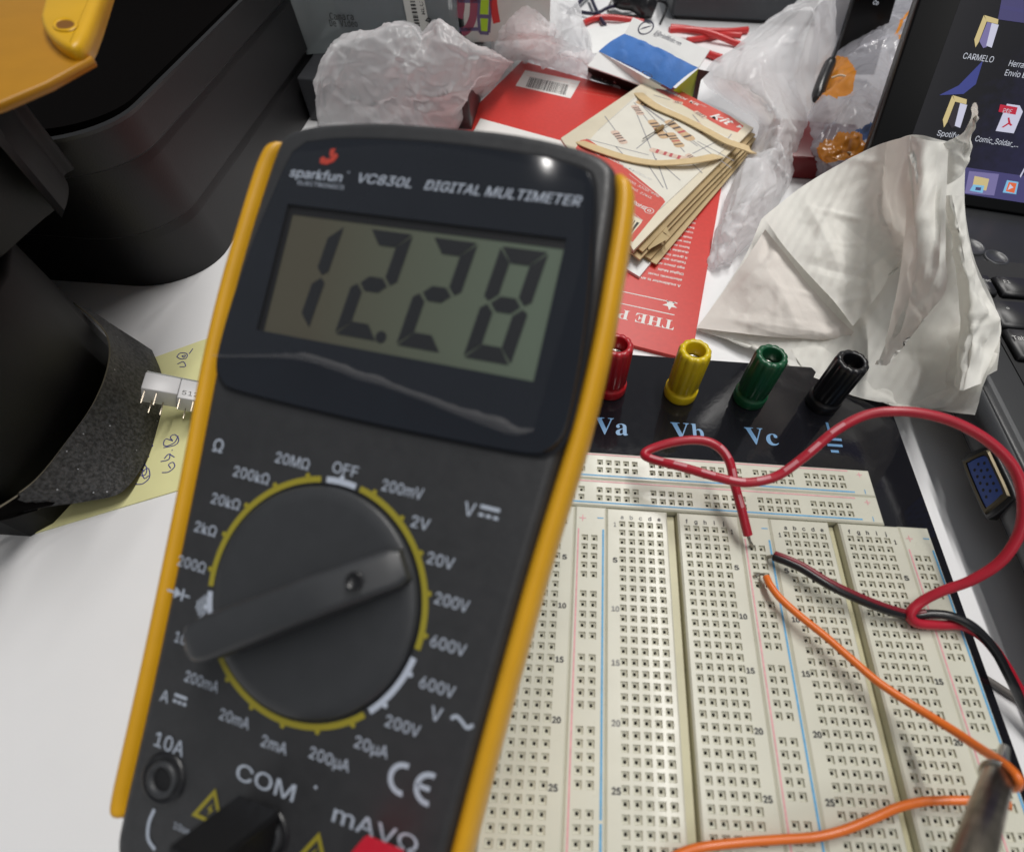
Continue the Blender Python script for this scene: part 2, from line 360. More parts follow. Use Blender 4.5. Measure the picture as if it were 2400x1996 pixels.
K['laptop_edge'] = mat("laptop_grey_edge", (0.045, 0.047, 0.052), 0.34, bump=0.08, bscale=2500)
K['key'] = mat("key_plastic", (0.020, 0.020, 0.022), 0.40, bump=0.06, bscale=2500)
K['key_print'] = mat("key_lettering", (0.62, 0.62, 0.60), 0.5)
K['bezel'] = mat("screen_bezel", (0.003, 0.003, 0.0035), 0.30, spec=0.3)
K['vga_blue'] = mat("blue_port_plastic", (0.04, 0.10, 0.42), 0.4)
K['vga_shell'] = mat("port_shell", (0.13, 0.11, 0.075), 0.45, metal=1.0, vary=0.15)
K['device'] = mat("dark_grey_device", (0.052, 0.056, 0.064), 0.5, vary=0.04, bump=0.05)
K['white_plastic'] = mat("white_device_plastic", (0.62, 0.64, 0.68), 0.35)
K['clearbox'] = film("cloudy_clear_plastic", (0.50, 0.55, 0.56), 0.18, 0.40, 0.4)
K['cassette'] = mat("dark_blue_cassette", (0.035, 0.042, 0.075), 0.35, vary=0.05)
K['label'] = mat("label_paper", (0.66, 0.66, 0.62), 0.5, vary=0.03)
K['magenta'] = mat("plum_print", (0.28, 0.06, 0.10), 0.5)
K['purple'] = mat("grey_violet_print", (0.12, 0.10, 0.20), 0.5)
K['darkred'] = mat("dark_red_plastic", (0.15, 0.008, 0.010), 0.35)
K['cable_red'] = mat("red_cable", (0.55, 0.03, 0.03), 0.35)
K['cable_blue'] = mat("blue_black_cable", (0.018, 0.016, 0.045), 0.4)
for k, c, e in (('s_grey', (0.42, 0.42, 0.50), 1.0), ('s_white', (0.50, 0.50, 0.62), 1.0), ('s_fold', (0.52, 0.42, 0.20), 1.0), ('s_red', (0.42, 0.012, 0.035), 1.0), ('s_text', (0.48, 0.50, 0.56), 1.0),
                ('s_bar', (0.05, 0.045, 0.14), 1.0), ('s_hi', (0.16, 0.14, 0.30), 1.0), ('s_cyan', (0.18, 0.42, 0.62), 1.0), ('s_blue', (0.035, 0.045, 0.20), 1.0), ('s_orange', (0.62, 0.12, 0.04), 1.0), ('s_mid', (0.05, 0.045, 0.13), 1.0), ('s_dark', (0.02, 0.015, 0.02), 1.0)):
    K[k] = mat("screen_" + k[2:], c, 0.3, emit=e)

def tissue_mat():
    m = film("embossed_tissue", (0.93, 0.92, 0.87), 0.75, 1.0, 0.30); nt = m.node_tree; b = nt.nodes["Principled BSDF"]; b.inputs["Specular IOR Level"].default_value = 0.15
    tc = nt.nodes.new("ShaderNodeTexCoord"); mp = nt.nodes.new("ShaderNodeMapping"); mp.inputs["Rotation"].default_value = (0, 0, 0.5)
    wv = nt.nodes.new("ShaderNodeTexWave"); wv.inputs["Scale"].default_value = 92; wv.inputs["Distortion"].default_value = 1.2; wv.inputs["Detail"].default_value = 2; wv.inputs["Detail Scale"].default_value = 2.5
    n = nt.nodes.new("ShaderNodeTexNoise"); n.inputs["Scale"].default_value = 1600; n.inputs["Detail"].default_value = 3
    mp2 = nt.nodes.new("ShaderNodeMapping"); mp2.inputs["Scale"].default_value = (1.0, 0.18, 0.4)
    ad = nt.nodes.new("ShaderNodeMath"); ad.operation = 'MULTIPLY_ADD'; ad.inputs[1].default_value = 0.10; bp = nt.nodes.new("ShaderNodeBump"); bp.inputs["Strength"].default_value = 0.45; bp.inputs["Distance"].default_value = 0.0004
    L = nt.links; L.new(tc.outputs["Object"], mp.inputs["Vector"]); L.new(mp.outputs[0], wv.inputs["Vector"]); L.new(tc.outputs["Object"], mp2.inputs["Vector"]); L.new(mp2.outputs[0], n.inputs["Vector"])
    L.new(n.outputs["Fac"], ad.inputs[0]); L.new(wv.outputs["Fac"], ad.inputs[2]); L.new(ad.outputs[0], bp.inputs["Height"]); L.new(bp.outputs[0], b.inputs["Normal"])
    return m
K['tissue'] = tissue_mat()
K['tissue_plain'] = film("shaded_tissue", (0.82, 0.77, 0.72), 0.8, 1.0, 0.15, bump=0.25, bscale=700)  # beige tone stands in for shade on the napkin's underside

def grit_mat():
    m = mat("black_grit", (0.045, 0.046, 0.047), 0.6, bump=0.9, bscale=1500); nt = m.node_tree; b = nt.nodes["Principled BSDF"]; L = nt.links
    tc = nt.nodes.new("ShaderNodeTexCoord"); n = nt.nodes.new("ShaderNodeTexNoise"); n.inputs["Scale"].default_value = 1100; n.inputs["Detail"].default_value = 3
    r = nt.nodes.new("ShaderNodeValToRGB"); e = r.color_ramp.elements; e[0].position = 0.38; e[0].color = (0.012, 0.012, 0.012, 1); e[1].position = 0.66; e[1].color = (0.06, 0.06, 0.062, 1)
    v = nt.nodes.new("ShaderNodeTexVoronoi"); v.inputs["Scale"].default_value = 900; s_ = nt.nodes.new("ShaderNodeSeparateColor")
    g = nt.nodes.new("ShaderNodeMath"); g.operation = 'GREATER_THAN'; g.inputs[1].default_value = 0.975; d = nt.nodes.new("ShaderNodeMath"); d.operation = 'LESS_THAN'; d.inputs[1].default_value = 0.17
    mu = nt.nodes.new("ShaderNodeMath"); mu.operation = 'MULTIPLY'; mx = nt.nodes.new("ShaderNodeMix"); mx.data_type = 'RGBA'; mx.inputs[7].default_value = (0.42, 0.43, 0.46, 1)  # pale specks painted in place of glints off the grains
    L.new(tc.outputs["Object"], n.inputs["Vector"]); L.new(tc.outputs["Object"], v.inputs["Vector"]); L.new(n.outputs["Fac"], r.inputs["Fac"]); L.new(v.outputs["Color"], s_.inputs[0]); L.new(s_.outputs[0], g.inputs[0]); L.new(v.outputs["Distance"], d.inputs[0])
    L.new(g.outputs[0], mu.inputs[0]); L.new(d.outputs[0], mu.inputs[1]); L.new(mu.outputs[0], mx.inputs[0]); L.new(r.outputs["Color"], mx.inputs[6]); L.new(mx.outputs[2], b.inputs["Base Color"]); return m
K['grit'] = grit_mat()
def lcd_shade_mat():  # darker left end paints the display's viewing-angle shade into its colour
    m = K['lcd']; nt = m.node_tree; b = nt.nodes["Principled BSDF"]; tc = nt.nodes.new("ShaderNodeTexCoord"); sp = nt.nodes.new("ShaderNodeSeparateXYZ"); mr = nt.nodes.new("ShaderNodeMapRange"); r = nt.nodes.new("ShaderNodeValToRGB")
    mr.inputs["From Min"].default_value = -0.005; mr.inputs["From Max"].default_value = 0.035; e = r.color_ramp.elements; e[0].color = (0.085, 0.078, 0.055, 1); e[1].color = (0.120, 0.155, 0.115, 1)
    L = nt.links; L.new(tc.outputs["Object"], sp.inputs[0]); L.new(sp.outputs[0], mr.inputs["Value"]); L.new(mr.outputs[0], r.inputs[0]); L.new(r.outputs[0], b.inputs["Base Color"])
lcd_shade_mat()
def desktop_mat():
    m = mat("desktop_wallpaper", (0.02, 0.02, 0.07), 0.3, emit=1.0); nt = m.node_tree; b = nt.nodes["Principled BSDF"]
    tc = nt.nodes.new("ShaderNodeTexCoord"); n = nt.nodes.new("ShaderNodeTexNoise"); n.inputs["Scale"].default_value = 420; n.inputs["Detail"].default_value = 5
    sp = nt.nodes.new("ShaderNodeSeparateXYZ"); a = nt.nodes.new("ShaderNodeMath"); a.operation = 'MULTIPLY_ADD'; a.inputs[1].default_value = -6.0; a.inputs[2].default_value = 1.85
    mul = nt.nodes.new("ShaderNodeMath"); mul.operation = 'MULTIPLY_ADD'; mul.inputs[1].default_value = 0.30; r = nt.nodes.new("ShaderNodeValToRGB")
    gx = nt.nodes.new("ShaderNodeMath"); gx.operation = 'MULTIPLY_ADD'; gx.inputs[1].default_value = 10.0
    e = r.color_ramp.elements; e[0].position = 0.25; e[0].color = (0.0016, 0.0014, 0.003, 1); e[1].position = 1.0; e[1].color = (0.022, 0.020, 0.075, 1)
    L = nt.links; L.new(tc.outputs["Object"], n.inputs["Vector"]); L.new(tc.outputs["Object"], sp.inputs[0]); L.new(sp.outputs[2], a.inputs[0]); L.new(n.outputs["Fac"], mul.inputs[0])
    L.new(sp.outputs[0], gx.inputs[0]); L.new(a.outputs[0], gx.inputs[2]); L.new(gx.outputs[0], mul.inputs[2]); L.new(mul.outputs[0], r.inputs[0]); L.new(r.outputs[0], b.inputs["Emission Color"]); return m
K['desktop'] = desktop_mat()

# ------------------------------------------------------------------ the table top
b = MB(); b.box((-900, -420, -46), (1000, 900, -16), bev=2.0)
tag(b.build('tabletop', K['table'], origin=(0, 0, -16)), kind='structure')

# ------------------------------------------------------------------ breadboard on its black plate
PIT = 2.54
BO = (-31, -30, -16)
board = thing('breadboard', 'large ivory solderless breadboard on a black metal plate with four coloured binding posts', 'breadboard', BO)
b = MB(); pl = [(-112, -172), (50.4, -172), (50.4, 71.5), (-112, 71.5)]
b.prism(pl, -11.5, -9.0, bev=0.5, seg=2)
plate = b.build('base_plate', K['plate'], board)
for fx in (-106, 44):
    for fy in (-165, 65):
        b = MB(); b.lathe([(0, -11.5), (4, -11.5), (4.5, -16), (0, -16)], Frame((fx, fy, 0)), 16)
        b.build('rubber_foot', K['plug_black'], plate)
b = MB()
def serifs(t): return ''.join(chr(0x1D400 + ord(c) - 65) if 'A' <= c <= 'Z' else chr(0x1D41A + ord(c) - 97) if 'a' <= c <= 'z' else c for c in t)
serif = {'V': '\U0001D415', 'a': '\U0001D41A', 'b': '\U0001D41B', 'c': '\U0001D41C'}
F9 = Frame((0, 0, -8.93))
for s, x in (('Va', -46.6), ('Vb', -21.7), ('Vc', 2.8)):
    b.text(serif[s[0]], F9, x - 2.6, 39.2, 7.0, width=6.2, font='builtin'); b.text(serif[s[1]], F9, x + 3.1, 39.2, 7.0, width=4.0, font='builtin')
for (x0, x1, y0, y1) in ((25.4, 26.3, 40.3, 46.5), (22.3, 29.3, 39.2, 40.2), (24.0, 29.0, 36.8, 37.8), (24.6, 27.2, 34.4, 35.4)):
    b.add([F9.p(x0, y0), F9.p(x1, y0), F9.p(x1, y1), F9.p(x0, y1)], [[0, 1, 2, 3]])
b.build('lettering', K['plate_ink'], plate)

def strip_body(b, x0, x1, y0, y1, cells):
    """ivory strip with chamfered rim; cells = list of hole centres, each in a 2.54 mm tile of the top"""
    c = 0.45
    q = [(x0, y0), (x1, y0), (x1, y1), (x0, y1)]; qi = [(x0 + c, y0 + c), (x1 - c, y0 + c), (x1 - c, y1 - c), (x0 + c, y1 - c)]
    V = [(x, y, -9) for x, y in q] + [(x, y, -c) for x, y in q] + [(x, y, 0) for x, y in qi]
    F = [(i, (i + 1) % 4, 4 + (i + 1) % 4, 4 + i) for i in range(4)] + [(4 + i, 4 + (i + 1) % 4, 8 + (i + 1) % 4, 8 + i) for i in range(4)]
    b.add(V, F)
    X = sorted({round(px + d * PIT / 2, 4) for px, _ in cells for d in (-1, 1)} | {x0 + c, x1 - c})
    Y = sorted({round(py + d * PIT / 2, 4) for _, py in cells for d in (-1, 1)} | {y0 + c, y1 - c})
    X = [X[0]] + [X[i] for i in range(1, len(X)) if X[i] - X[i - 1] > 1e-3]; Y = [Y[0]] + [Y[i] for i in range(1, len(Y)) if Y[i] - Y[i - 1] > 1e-3]
    hole = {(round(px * 50), round(py * 50)) for px, py in cells}
    hk = lambda x, y: any((round(x * 50) + i, round(y * 50) + j) in hole for i in (-1, 0, 1) for j in (-1, 0, 1))
    for i in range(len(X) - 1):
        for j in range(len(Y) - 1):
            xa, xb, ya, yb = X[i], X[i + 1], Y[j], Y[j + 1]; mx, my = (xa + xb) / 2, (ya + yb) / 2
            if not hk(mx, my):
                b.add([(xa, ya, 0), (xb, ya, 0), (xb, yb, 0), (xa, yb, 0)], [[0, 1, 2, 3]]); continue
            R = lambda h, z: [(mx - h, my - h, z), (mx + h, my - h, z), (mx + h, my + h, z), (mx - h, my + h, z)]
            V = [(xa, ya, 0), (xb, ya, 0), (xb, yb, 0), (xa, yb, 0)] + R(0.84, 0) + R(0.76, -0.55) + R(0.34, -0.75) + R(0.32, -2.4)
            ring = lambda a, c_: [(a + k, a + (k + 1) % 4, c_ + (k + 1) % 4, c_ + k) for k in range(4)]
            b.add(V, ring(0, 4) + ring(4, 8) + ring(8, 12)); b.add(V[12:], ring(0, 4), 1); b.add(V[16:], [[0, 1, 2, 3]], 2)
FB = Frame((0, 0, 0.06))
def rect(b, x0, x1, y0, y1, mat=0, fr=FB): b.add([fr.p(x0, y0), fr.p(x1, y0), fr.p(x1, y1), fr.p(x0, y1)], [[0, 1, 2, 3]], mat)
NR = 60
for ox in (0.0, -45.15, -90.3):
    b = MB(); cells = [(ox + c * PIT, -r * PIT) for r in range(NR) for c in (0, 1, 2, 3, 4)]
    strip_body(b, ox - 4.25, ox + 12.5, -156, 4.6, cells)
    cells = [(ox + c * PIT, -r * PIT) for r in range(NR) for c in (7, 8, 9, 10, 11)]
    strip_body(b, ox + 15.4, ox + 32.25, -156, 4.6, cells)
    b.box((ox + 12.45, -156, -9), (ox + 15.45, 4.4, -2.8), mat=3)
    st = b.build('terminal_strip', [K['abs'], K['hole'], K['pit'], K['abs_yellow']], board)
    b = MB(); worn = 1 if ox == -45.15 else 0
    for k, ch in enumerate('abcde'): b.text(ch, FB, ox + k * PIT, 2.3, 1.65, mat=worn if k < 3 else 0, bold=0.03)
    for k, ch in enumerate('fghij'): b.text(ch, FB, ox + (7 + k) * PIT, 2.3, 1.65, bold=0.03)
    for r in [1] + list(range(5, NR + 1, 5)):
        wv = worn if r in (1, 10, 15, 20) else 0
        b.text(str(r), FB, ox - 1.95, -(r - 1) * PIT, 1.75, mat=wv, bold=0.05, width=0.5 if r == 1 else (1.0 if r < 10 else 1.8))
        b.text(str(r), FB, ox + 30.0, -(r - 1) * PIT, 1.75, bold=0.05, width=0.5 if r == 1 else (1.0 if r < 10 else 1.8))
    b.build('lettering', [K['ink'], K['ink_faint']], st)
for ox in (45.05, 0.0, -45.15, -90.3):
    x0, x1 = ox - 12.85, ox - 4.3; hx = ox - 10.05
    b = MB(); rows = [-4.6 - 15.24 * g - PIT * k for g in range(10) for k in range(5)]
    strip_body(b, x0, x1, -156, 4.75, [(hx + c * PIT, y) for y in rows for c in (0, 1)])
    bs = b.build('bus_strip', [K['abs'], K['hole'], K['pit']], board)
    b = MB(); xr = x0 + 1.05; xb_ = x1 - 0.85
    rect(b, xr - 0.2, xr + 0.2, -153, -2.1, 0); rect(b, xb_ - 0.26, xb_ + 0.26, -66.4, -2.0, 1); rect(b, xb_ - 0.26, xb_ + 0.26, -153, -67.0, 1)
    rect(b, x0 + 1.2, x0 + 3.0, 0.95, 1.2, 0); rect(b, x0 + 1.97, x0 + 2.23, 1.21, 2.0, 0); rect(b, x0 + 1.97, x0 + 2.23, 0.15, 0.94, 0)
    rect(b, x1 - 2.5, x1 - 0.8, 1.2, 1.5, 1)
    b.build('rail_marking', [K['rail_red'], K['rail_blue']], bs)
for y0, y1, ya in ((13.65, 22.65, 19.3), (4.95, 13.6, 10.15)):
    b = MB(); strip_body(b, -90.6, 28.75, y0, y1, [(9.55 - 15.24 * g + PIT * k, ya - c * PIT) for g in range(7) for k in range(5) for c in (0, 1)])
    bs = b.build('bus_strip', [K['abs'], K['hole'], K['pit']], board)
    b = MB(); rect(b, -86, 22.1, y1 - 1.0, y1 - 0.62, 0); rect(b, -86, 22.6, y0 + 0.9, y0 + 1.35, 1)
    for q in range(2):
        pass
    rect(b, 24.6, 26.2, ya + 1.35, ya + 1.6, 0); rect(b, 25.27, 25.53, ya + 1.61, ya + 2.3, 0); rect(b, 25.27, 25.53, ya + 0.65, ya + 1.34, 0)
    rect(b, 25.55, 25.8, y0 + 0.7, y0 + 2.2, 1)
    b.build('rail_marking', [K['rail_red'], K['rail_blue']], bs)
for k, x in (('red', -47.6), ('yellow', -23.3), ('green', 0.6), ('black', 26.0)):
    fr = Frame((x, 55, 0), (1, 0.1, 0)); b = MB()
    pf = [(0, -9), (5.5, -9), (5.6, -8.6), (5.6, -5.9), (5.4, -5.5), (4.9, -5.3), (4.8, -4.4), (5.05, -3.9), (5.1, 10.5), (4.9, 11.4), (4.5, 11.9), (3.35, 12.0), (3.1, 11.6), (3.0, 2.0), (2.9, 1.4), (0, 1.4)]
    fl = [0] * 7 + [1, 1, 1, 1] + [0] * 5
    b.lathe(pf, fr, 96, flute=0.085, nfl=12, fl=fl)
    p = b.build('binding_post', K['post_' + k], board); p['label'] = '%s plastic binding post with fluted sides' % k
    b = MB(); b.lathe([(2.95, 1.5), (2.95, 7.2 if k != 'black' else 5.0), (2.0, 7.2 if k != 'black' else 5.0), (1.95, 2.0), (0, 2.0)], fr, 32)
    b.build('metal_socket', K['steel'], p)

# ------------------------------------------------------------------ multimeter
S = 20.5
MO = CAMPOS + (np.array([-102.7, -36.5, 40.0]) - CAMPOS)
m1 = np.array([0.963, -0.243, 0.115]); m2 = np.array([0.157, 0.857, 0.491])
FM = Frame((-102.75, -36.45, 40.05), m1, m2, S)          # dial centre; 1 unit = dial scale radius
meter = thing('multimeter', 'dark grey digital multimeter with amber side grips showing 12.28 on its display', 'multimeter', FM.p(0.14, -2.7, -1.2))
HW = [(4.06, 0.0), (4.05, 0.6), (3.97, 1.2), (3.86, 1.46), (3.7, 1.53), (3.3, 1.57), (2.8, 1.60), (2.4, 1.61), (1.9, 1.60), (1.4, 1.57), (0.8, 1.53), (0.1, 1.49), (-0.7, 1.45), (-1.4, 1.42), (-2.2, 1.40), (-2.5, 1.36), (-2.66, 1.2), (-2.72, 0.9), (-2.74, 0.0)]
XC = 0.145
right = [(XC + x, y) for y, x in HW]; left = [(XC - x - 0.06, y) for y, x in HW[1:-1]]
outl = list(reversed(right)) + left                      # counter-clockwise
outl = catmull(outl + [outl[0]], 120)[:-1]
b = MB(); b.prism([tuple(p) for p in outl], -0.5, 0.0, FM, bev=0.09, seg=4); b.prism([(XC + (p[0] - XC) * 0.86, 0.6 + (p[1] - 0.6) * 0.95) for p in outl], -1.2, -0.501, FM)
body = b.build('body', K['body'], meter)
# side grips: rounded profile swept along each flank
def grip(sgn):
    path = [(XC + sgn * (x + (0.085 if sgn < 0 else 0.0)), y) for y, x in ((3.82, 1.49), (3.55, 1.57), (3.0, 1.61), (2.4, 1.635), (1.7, 1.62), (0.8, 1.55), (0.0, 1.505), (-0.8, 1.465), (-1.5, 1.44), (-2.1, 1.42), (-2.28, 1.38))]
    P = catmull(path, 60); T = np.gradient(P, axis=0); T /= np.linalg.norm(T, axis=1)[:, None]; N = np.c_[-T[:, 1], T[:, 0]] * -1 * (-sgn) * -1
    N = np.array([n if n[0] * sgn > 0 else -n for n in N])
    prof = [(-0.2, -1.2), (-0.06, -0.20), (-0.01, -0.05), (0.02, -0.012), (0.055, 0.0), (0.09, -0.018), (0.12, -0.07), (0.13, -0.16), (0.11, -0.35), (0.03, -0.6), (-0.08, -0.95), (-0.14, -1.2)]
    b = MB(); V = []
    for i, p in enumerate(P):
        e = min(1, min(i, len(P) - 1 - i) / 4.0); e = math.sqrt(max(0.02, 1 - (1 - e) ** 2))
        for o, h in prof:
            q = p + N[i] * (o if o < 0 else o * e); V.append(FM.p(q[0], q[1], -0.55 + (h + 0.55) * (0.8 + 0.2 * e)))
    k = len(prof); F = [(i * k + j, i * k + (j + 1) % k, (i + 1) * k + (j + 1) % k, (i + 1) * k + j) for i in range(len(P) - 1) for j in range(k)]
    b.add(V, F, 0, True); b.add(V[:k], [list(range(k))]); b.add(V[-k:], [list(range(k))])
    return b.build('side_grip', K['amber'], meter)
grip(-1); grip(1)
# lens panel with an opening for the display
lp = [(-1.20, 3.66), (-1.27, 3.4), (-1.36, 2.9), (-1.42, 2.4), (-1.44, 1.95), (-1.42, 1.72), (-1.33, 1.58), (-1.15, 1.53), (-0.4, 1.51), (0.145, 1.505)]
lp = lp + [(0.29 - x, y) for x, y in reversed(lp[:-1])]
top = [(1.38, 3.76), (1.05, 3.82), (0.6, 3.85), (0.145, 3.86), (-0.31, 3.85), (-0.76, 3.82), (-1.09, 3.76)]
lp = catmull([tuple(p) for p in lp] + top, 110)
LX0, LX1, LY0, LY1 = -1.12, 1.41, 2.07, 3.2
def ringfaces(b, outer, inner, h_out, h_in, fr, mat=0):
    n = len(outer); V = [fr.p(p[0], p[1], h_out) for p in outer] + [fr.p(p[0], p[1], h_in) for p in inner]
    b.add(V, [(i, (i + 1) % n, n + (i + 1) % n, n + i) for i in range(n)], mat)
def to_rect(p, x0, x1, y0, y1):
    cx, cy = (x0 + x1) / 2, (y0 + y1) / 2; dx, dy = p[0] - cx, p[1] - cy; k = max(abs(dx) / (x1 - x0) * 2, abs(dy) / (y1 - y0) * 2); return (cx + dx / k, cy + dy / k)
def with_corners(P, x0, x1, y0, y1):
    cx, cy = (x0 + x1) / 2, (y0 + y1) / 2; out = [tuple(p) for p in P]
    for X, Y in ((x0, y0), (x1, y0), (x1, y1), (x0, y1)):
        a = math.atan2((Y - cy) / (y1 - y0), (X - cx) / (x1 - x0)); best = min(range(len(out)), key=lambda i: abs(math.remainder(math.atan2((out[i][1] - cy) / (y1 - y0), (out[i][0] - cx) / (x1 - x0)) - a, 2 * math.pi)))
        out[best] = (out[best][0], out[best][1], X, Y)
    return out
b = MB(); wc = with_corners(lp, LX0, LX1, LY0, LY1); inner = [(q[2], q[3]) if len(q) == 4 else to_rect(q, LX0, LX1, LY0, LY1) for q in wc]
o2 = [(p[0], p[1]) for p in wc]
ringfaces(b, o2, inner, 0.035, 0.035, FM)
ringfaces(b, [(XC + (p[0] - XC) * 1.012, 2.6 + (p[1] - 2.6) * 1.012) for p in o2], o2, 0.001, 0.035, FM)
ringfaces(b, inner, inner, 0.035, 0.0061, FM, 1)
lens = b.build('lens_panel', [K['lens'], K['lcd_wall']], meter)
b = MB(); ringfaces(b, [(XC + (p[0] - XC) * 1.03, 2.66 + (p[1] - 2.66) * 1.032) for p in o2], [(XC + (p[0] - XC) * 1.012, 2.6 + (p[1] - 2.6) * 1.012) for p in o2], 0.002, 0.002, FM)
b.build('groove', K['lens_rim'], lens)
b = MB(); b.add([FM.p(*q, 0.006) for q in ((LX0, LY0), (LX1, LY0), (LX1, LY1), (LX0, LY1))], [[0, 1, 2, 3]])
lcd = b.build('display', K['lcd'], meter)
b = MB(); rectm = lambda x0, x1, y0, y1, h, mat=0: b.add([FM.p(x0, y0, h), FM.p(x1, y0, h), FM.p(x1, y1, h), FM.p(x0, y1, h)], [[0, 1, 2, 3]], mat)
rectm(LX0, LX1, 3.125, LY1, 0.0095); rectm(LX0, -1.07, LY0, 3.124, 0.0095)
b.build('display_shade', K['lcd_wall'], lcd)  # dark strips painted in place of the recess shadow on the display
# seven segment reading 12.28
SEG = {'1': 'bc', '2': 'abged', '8': 'abcdefg'}
def digit(b, ch, x, y, W=0.40, H=0.92, t=0.125, sl=0.10):
    f = lambda a, c: FM.p(x + a + sl * c / H, y + c, 0.0105); g = 0.013; hh = H / 2
    def hseg(yc, kind):
        if kind == 'top': return [(g, H), (W - g, H), (W - t, H - t), (t, H - t)]
        if kind == 'bot': return [(t, t), (W - t, t), (W - g, 0), (g, 0)]
        return [(t * .5 + g, hh), (t + g, hh + t / 2), (W - t - g, hh + t / 2), (W - t * .5 - g, hh), (W - t - g, hh - t / 2), (t + g, hh - t / 2)]
    def vseg(xo, y0, y1, up):
        s = 1 if xo == 0 else -1; X = lambda d: xo + s * d
        if up: return [(X(0), y1 - g), (X(t - g * .6), y1 - t), (X(t - g * .6), y0 + t / 2 + g), (X(t * .4), y0 + g), (X(0), y0 + t * .4)]
        return [(X(0), y0 + g), (X(t - g * .6), y0 + t), (X(t - g * .6), y1 - t / 2 - g), (X(t * .4), y1 - g), (X(0), y1 - t * .4)]
    shapes = {'a': hseg(0, 'top'), 'g': hseg(0, 'mid'), 'd': hseg(0, 'bot'), 'f': vseg(0, hh, H, True), 'b': vseg(W, hh, H, True), 'e': vseg(0, 0, hh, False), 'c': vseg(W, 0, hh, False)}
    for s in SEG[ch]: b.poly([f(*q) for q in shapes[s]])
b = MB()
for ch, x in (('1', -1.04), ('2', -0.385), ('2', 0.195), ('8', 0.79)): digit(b, ch, x, 2.165)
b.poly([FM.p(0.045 + 0.05 * math.cos(a), 2.205 + 0.05 * math.sin(a), 0.0105) for a in np.linspace(0, 6.283, 17)[:-1]])
b.build('display_digits', K['seg'], lcd)
# printing on the lens
b = MB(); hl = 0.039
b.text('sparkfun', FM, -1.17, 3.50, 0.115, 0, hl, shear=0.12, bold=0.014, width=0.52, align='L'); b.text('ELECTRONICS', FM, -1.07, 3.405, 0.052, 0, hl, width=0.46, align='L')
b.text('™', FM, -0.60, 3.53, 0.05, 0, hl)
b.text('VC830L', FM, -0.49, 3.515, 0.115, 0, hl, shear=0.22, bold=0.012, width=0.50, align='L')
b.text('DIGITAL MULTIMETER', FM, 0.13, 3.515, 0.115, 0, hl, shear=0.22, bold=0.012, width=1.33, align='L')
fl = [(-0.90, 3.585), (-0.83, 3.58), (-0.77, 3.61), (-0.74, 3.66), (-0.76, 3.69), (-0.79, 3.68), (-0.78, 3.73), (-0.83, 3.72), (-0.83, 3.67), (-0.80, 3.64), (-0.85, 3.63), (-0.88, 3.65), (-0.91, 3.63)]
b.poly([FM.p(x, y, hl) for x, y in reversed(fl)], 1)
b.build('lettering', [K['print'], K['print_red']], lens)
# printing on the body
b = MB(); hb = 0.004; T = lambda s, x, y, c=0.128, wd=None, bold=0.006: b.text(s, FM, x, y, c, 0, hb, bold=bold, width=wd)
T('Ω', -1.24, 1.05, 0.16, bold=0.01); T('20MΩ', -0.49, 1.07, wd=0.33); T('OFF', 0.01, 1.105, wd=0.235); T('200kΩ', -0.845, 0.87, wd=0.36); T('20kΩ', -1.03, 0.60, wd=0.29); T('2kΩ', -1.16, 0.33, wd=0.225); T('200Ω', -1.21, 0.01, wd=0.29)
T('10A', -1.10, -0.61, wd=0.19); T('200mA', -0.83, -0.89, wd=0.34); T('20mA', -0.44, -1.08, wd=0.29); T('2mA', -0.03, -1.16, wd=0.24); T('200µA', 0.47, -1.11, wd=0.36); T('20µA', 0.79, -0.91, wd=0.29)
T('200V', 1.0, -0.68, wd=0.29); T('600V', 1.20, -0.32, wd=0.29); T('600V', 1.21, 0.0, wd=0.29); T('200V', 1.16, 0.32, wd=0.28); T('20V', 0.995, 0.60, wd=0.225); T('2V', 0.76, 0.84, wd=0.155); T('200mV', 0.545, 1.06, wd=0.36)
T('V', 1.13, 1.04, 0.15); T('V', 1.24, -0.51, 0.15); T('A', -1.15, -1.11, 0.14); T('10A', -0.99, -1.46, 0.17, wd=0.30); T('COM', -0.03, -1.45, 0.185, wd=0.55); T('mAVΩ', 0.97, -1.47, 0.185, wd=0.72)
def rb(x0, x1, y0, y1, mat=0): b.add([FM.p(x0, y0, hb), FM.p(x1, y0, hb), FM.p(x1, y1, hb), FM.p(x0, y1, hb)], [[0, 1, 2, 3]], mat)
rb(1.21, 1.37, 1.045, 1.075); [rb(1.21 + k * .06, 1.25 + k * .06, 0.985, 1.01) for k in range(3)]
rb(-1.06, -0.93, -1.10, -1.075); [rb(-1.06 + k * .05, -1.025 + k * .05, -1.15, -1.125) for k in range(3)]
def arcband(cx, cy, r0, r1, a0, a1, mat, n=40):
    A = np.radians(np.linspace(a0, a1, n)); V = [FM.p(cx + r * math.cos(a), cy + r * math.sin(a), hb) for r in (r0, r1) for a in A]
    b.add(V, [(i, n + i, n + i + 1, i + 1) if a1 < a0 else (i, i + 1, n + i + 1, n + i) for i in range(n - 1)], mat)
def stroke(pts, wd, mat=0):
    P = catmull(pts, 24); Tt = np.gradient(P, axis=0); Tt /= np.linalg.norm(Tt, axis=1)[:, None]; N = np.c_[-Tt[:, 1], Tt[:, 0]] * wd / 2
    V = [FM.p(*(p + q), hb) for p, q in zip(P, N)] + [FM.p(*(p - q), hb) for p, q in zip(P, N)]; n = len(P)
    b.add(V, [(i, n + i, n + i + 1, i + 1) for i in range(n - 1)], mat)
stroke([(1.36, -0.53), (1.40, -0.50), (1.45, -0.525), (1.50, -0.555), (1.54, -0.52)], 0.028)
stroke([(-0.98, -2.03), (-1.0, -2.15), (-0.97, -2.27), (-0.88, -2.33)], 0.03)
for cx, cy, r in ((1.10, -1.075, 0.125), (1.32, -1.075, 0.125)):
    arcband(cx, cy, r - 0.042, r, 78, 282, 0)
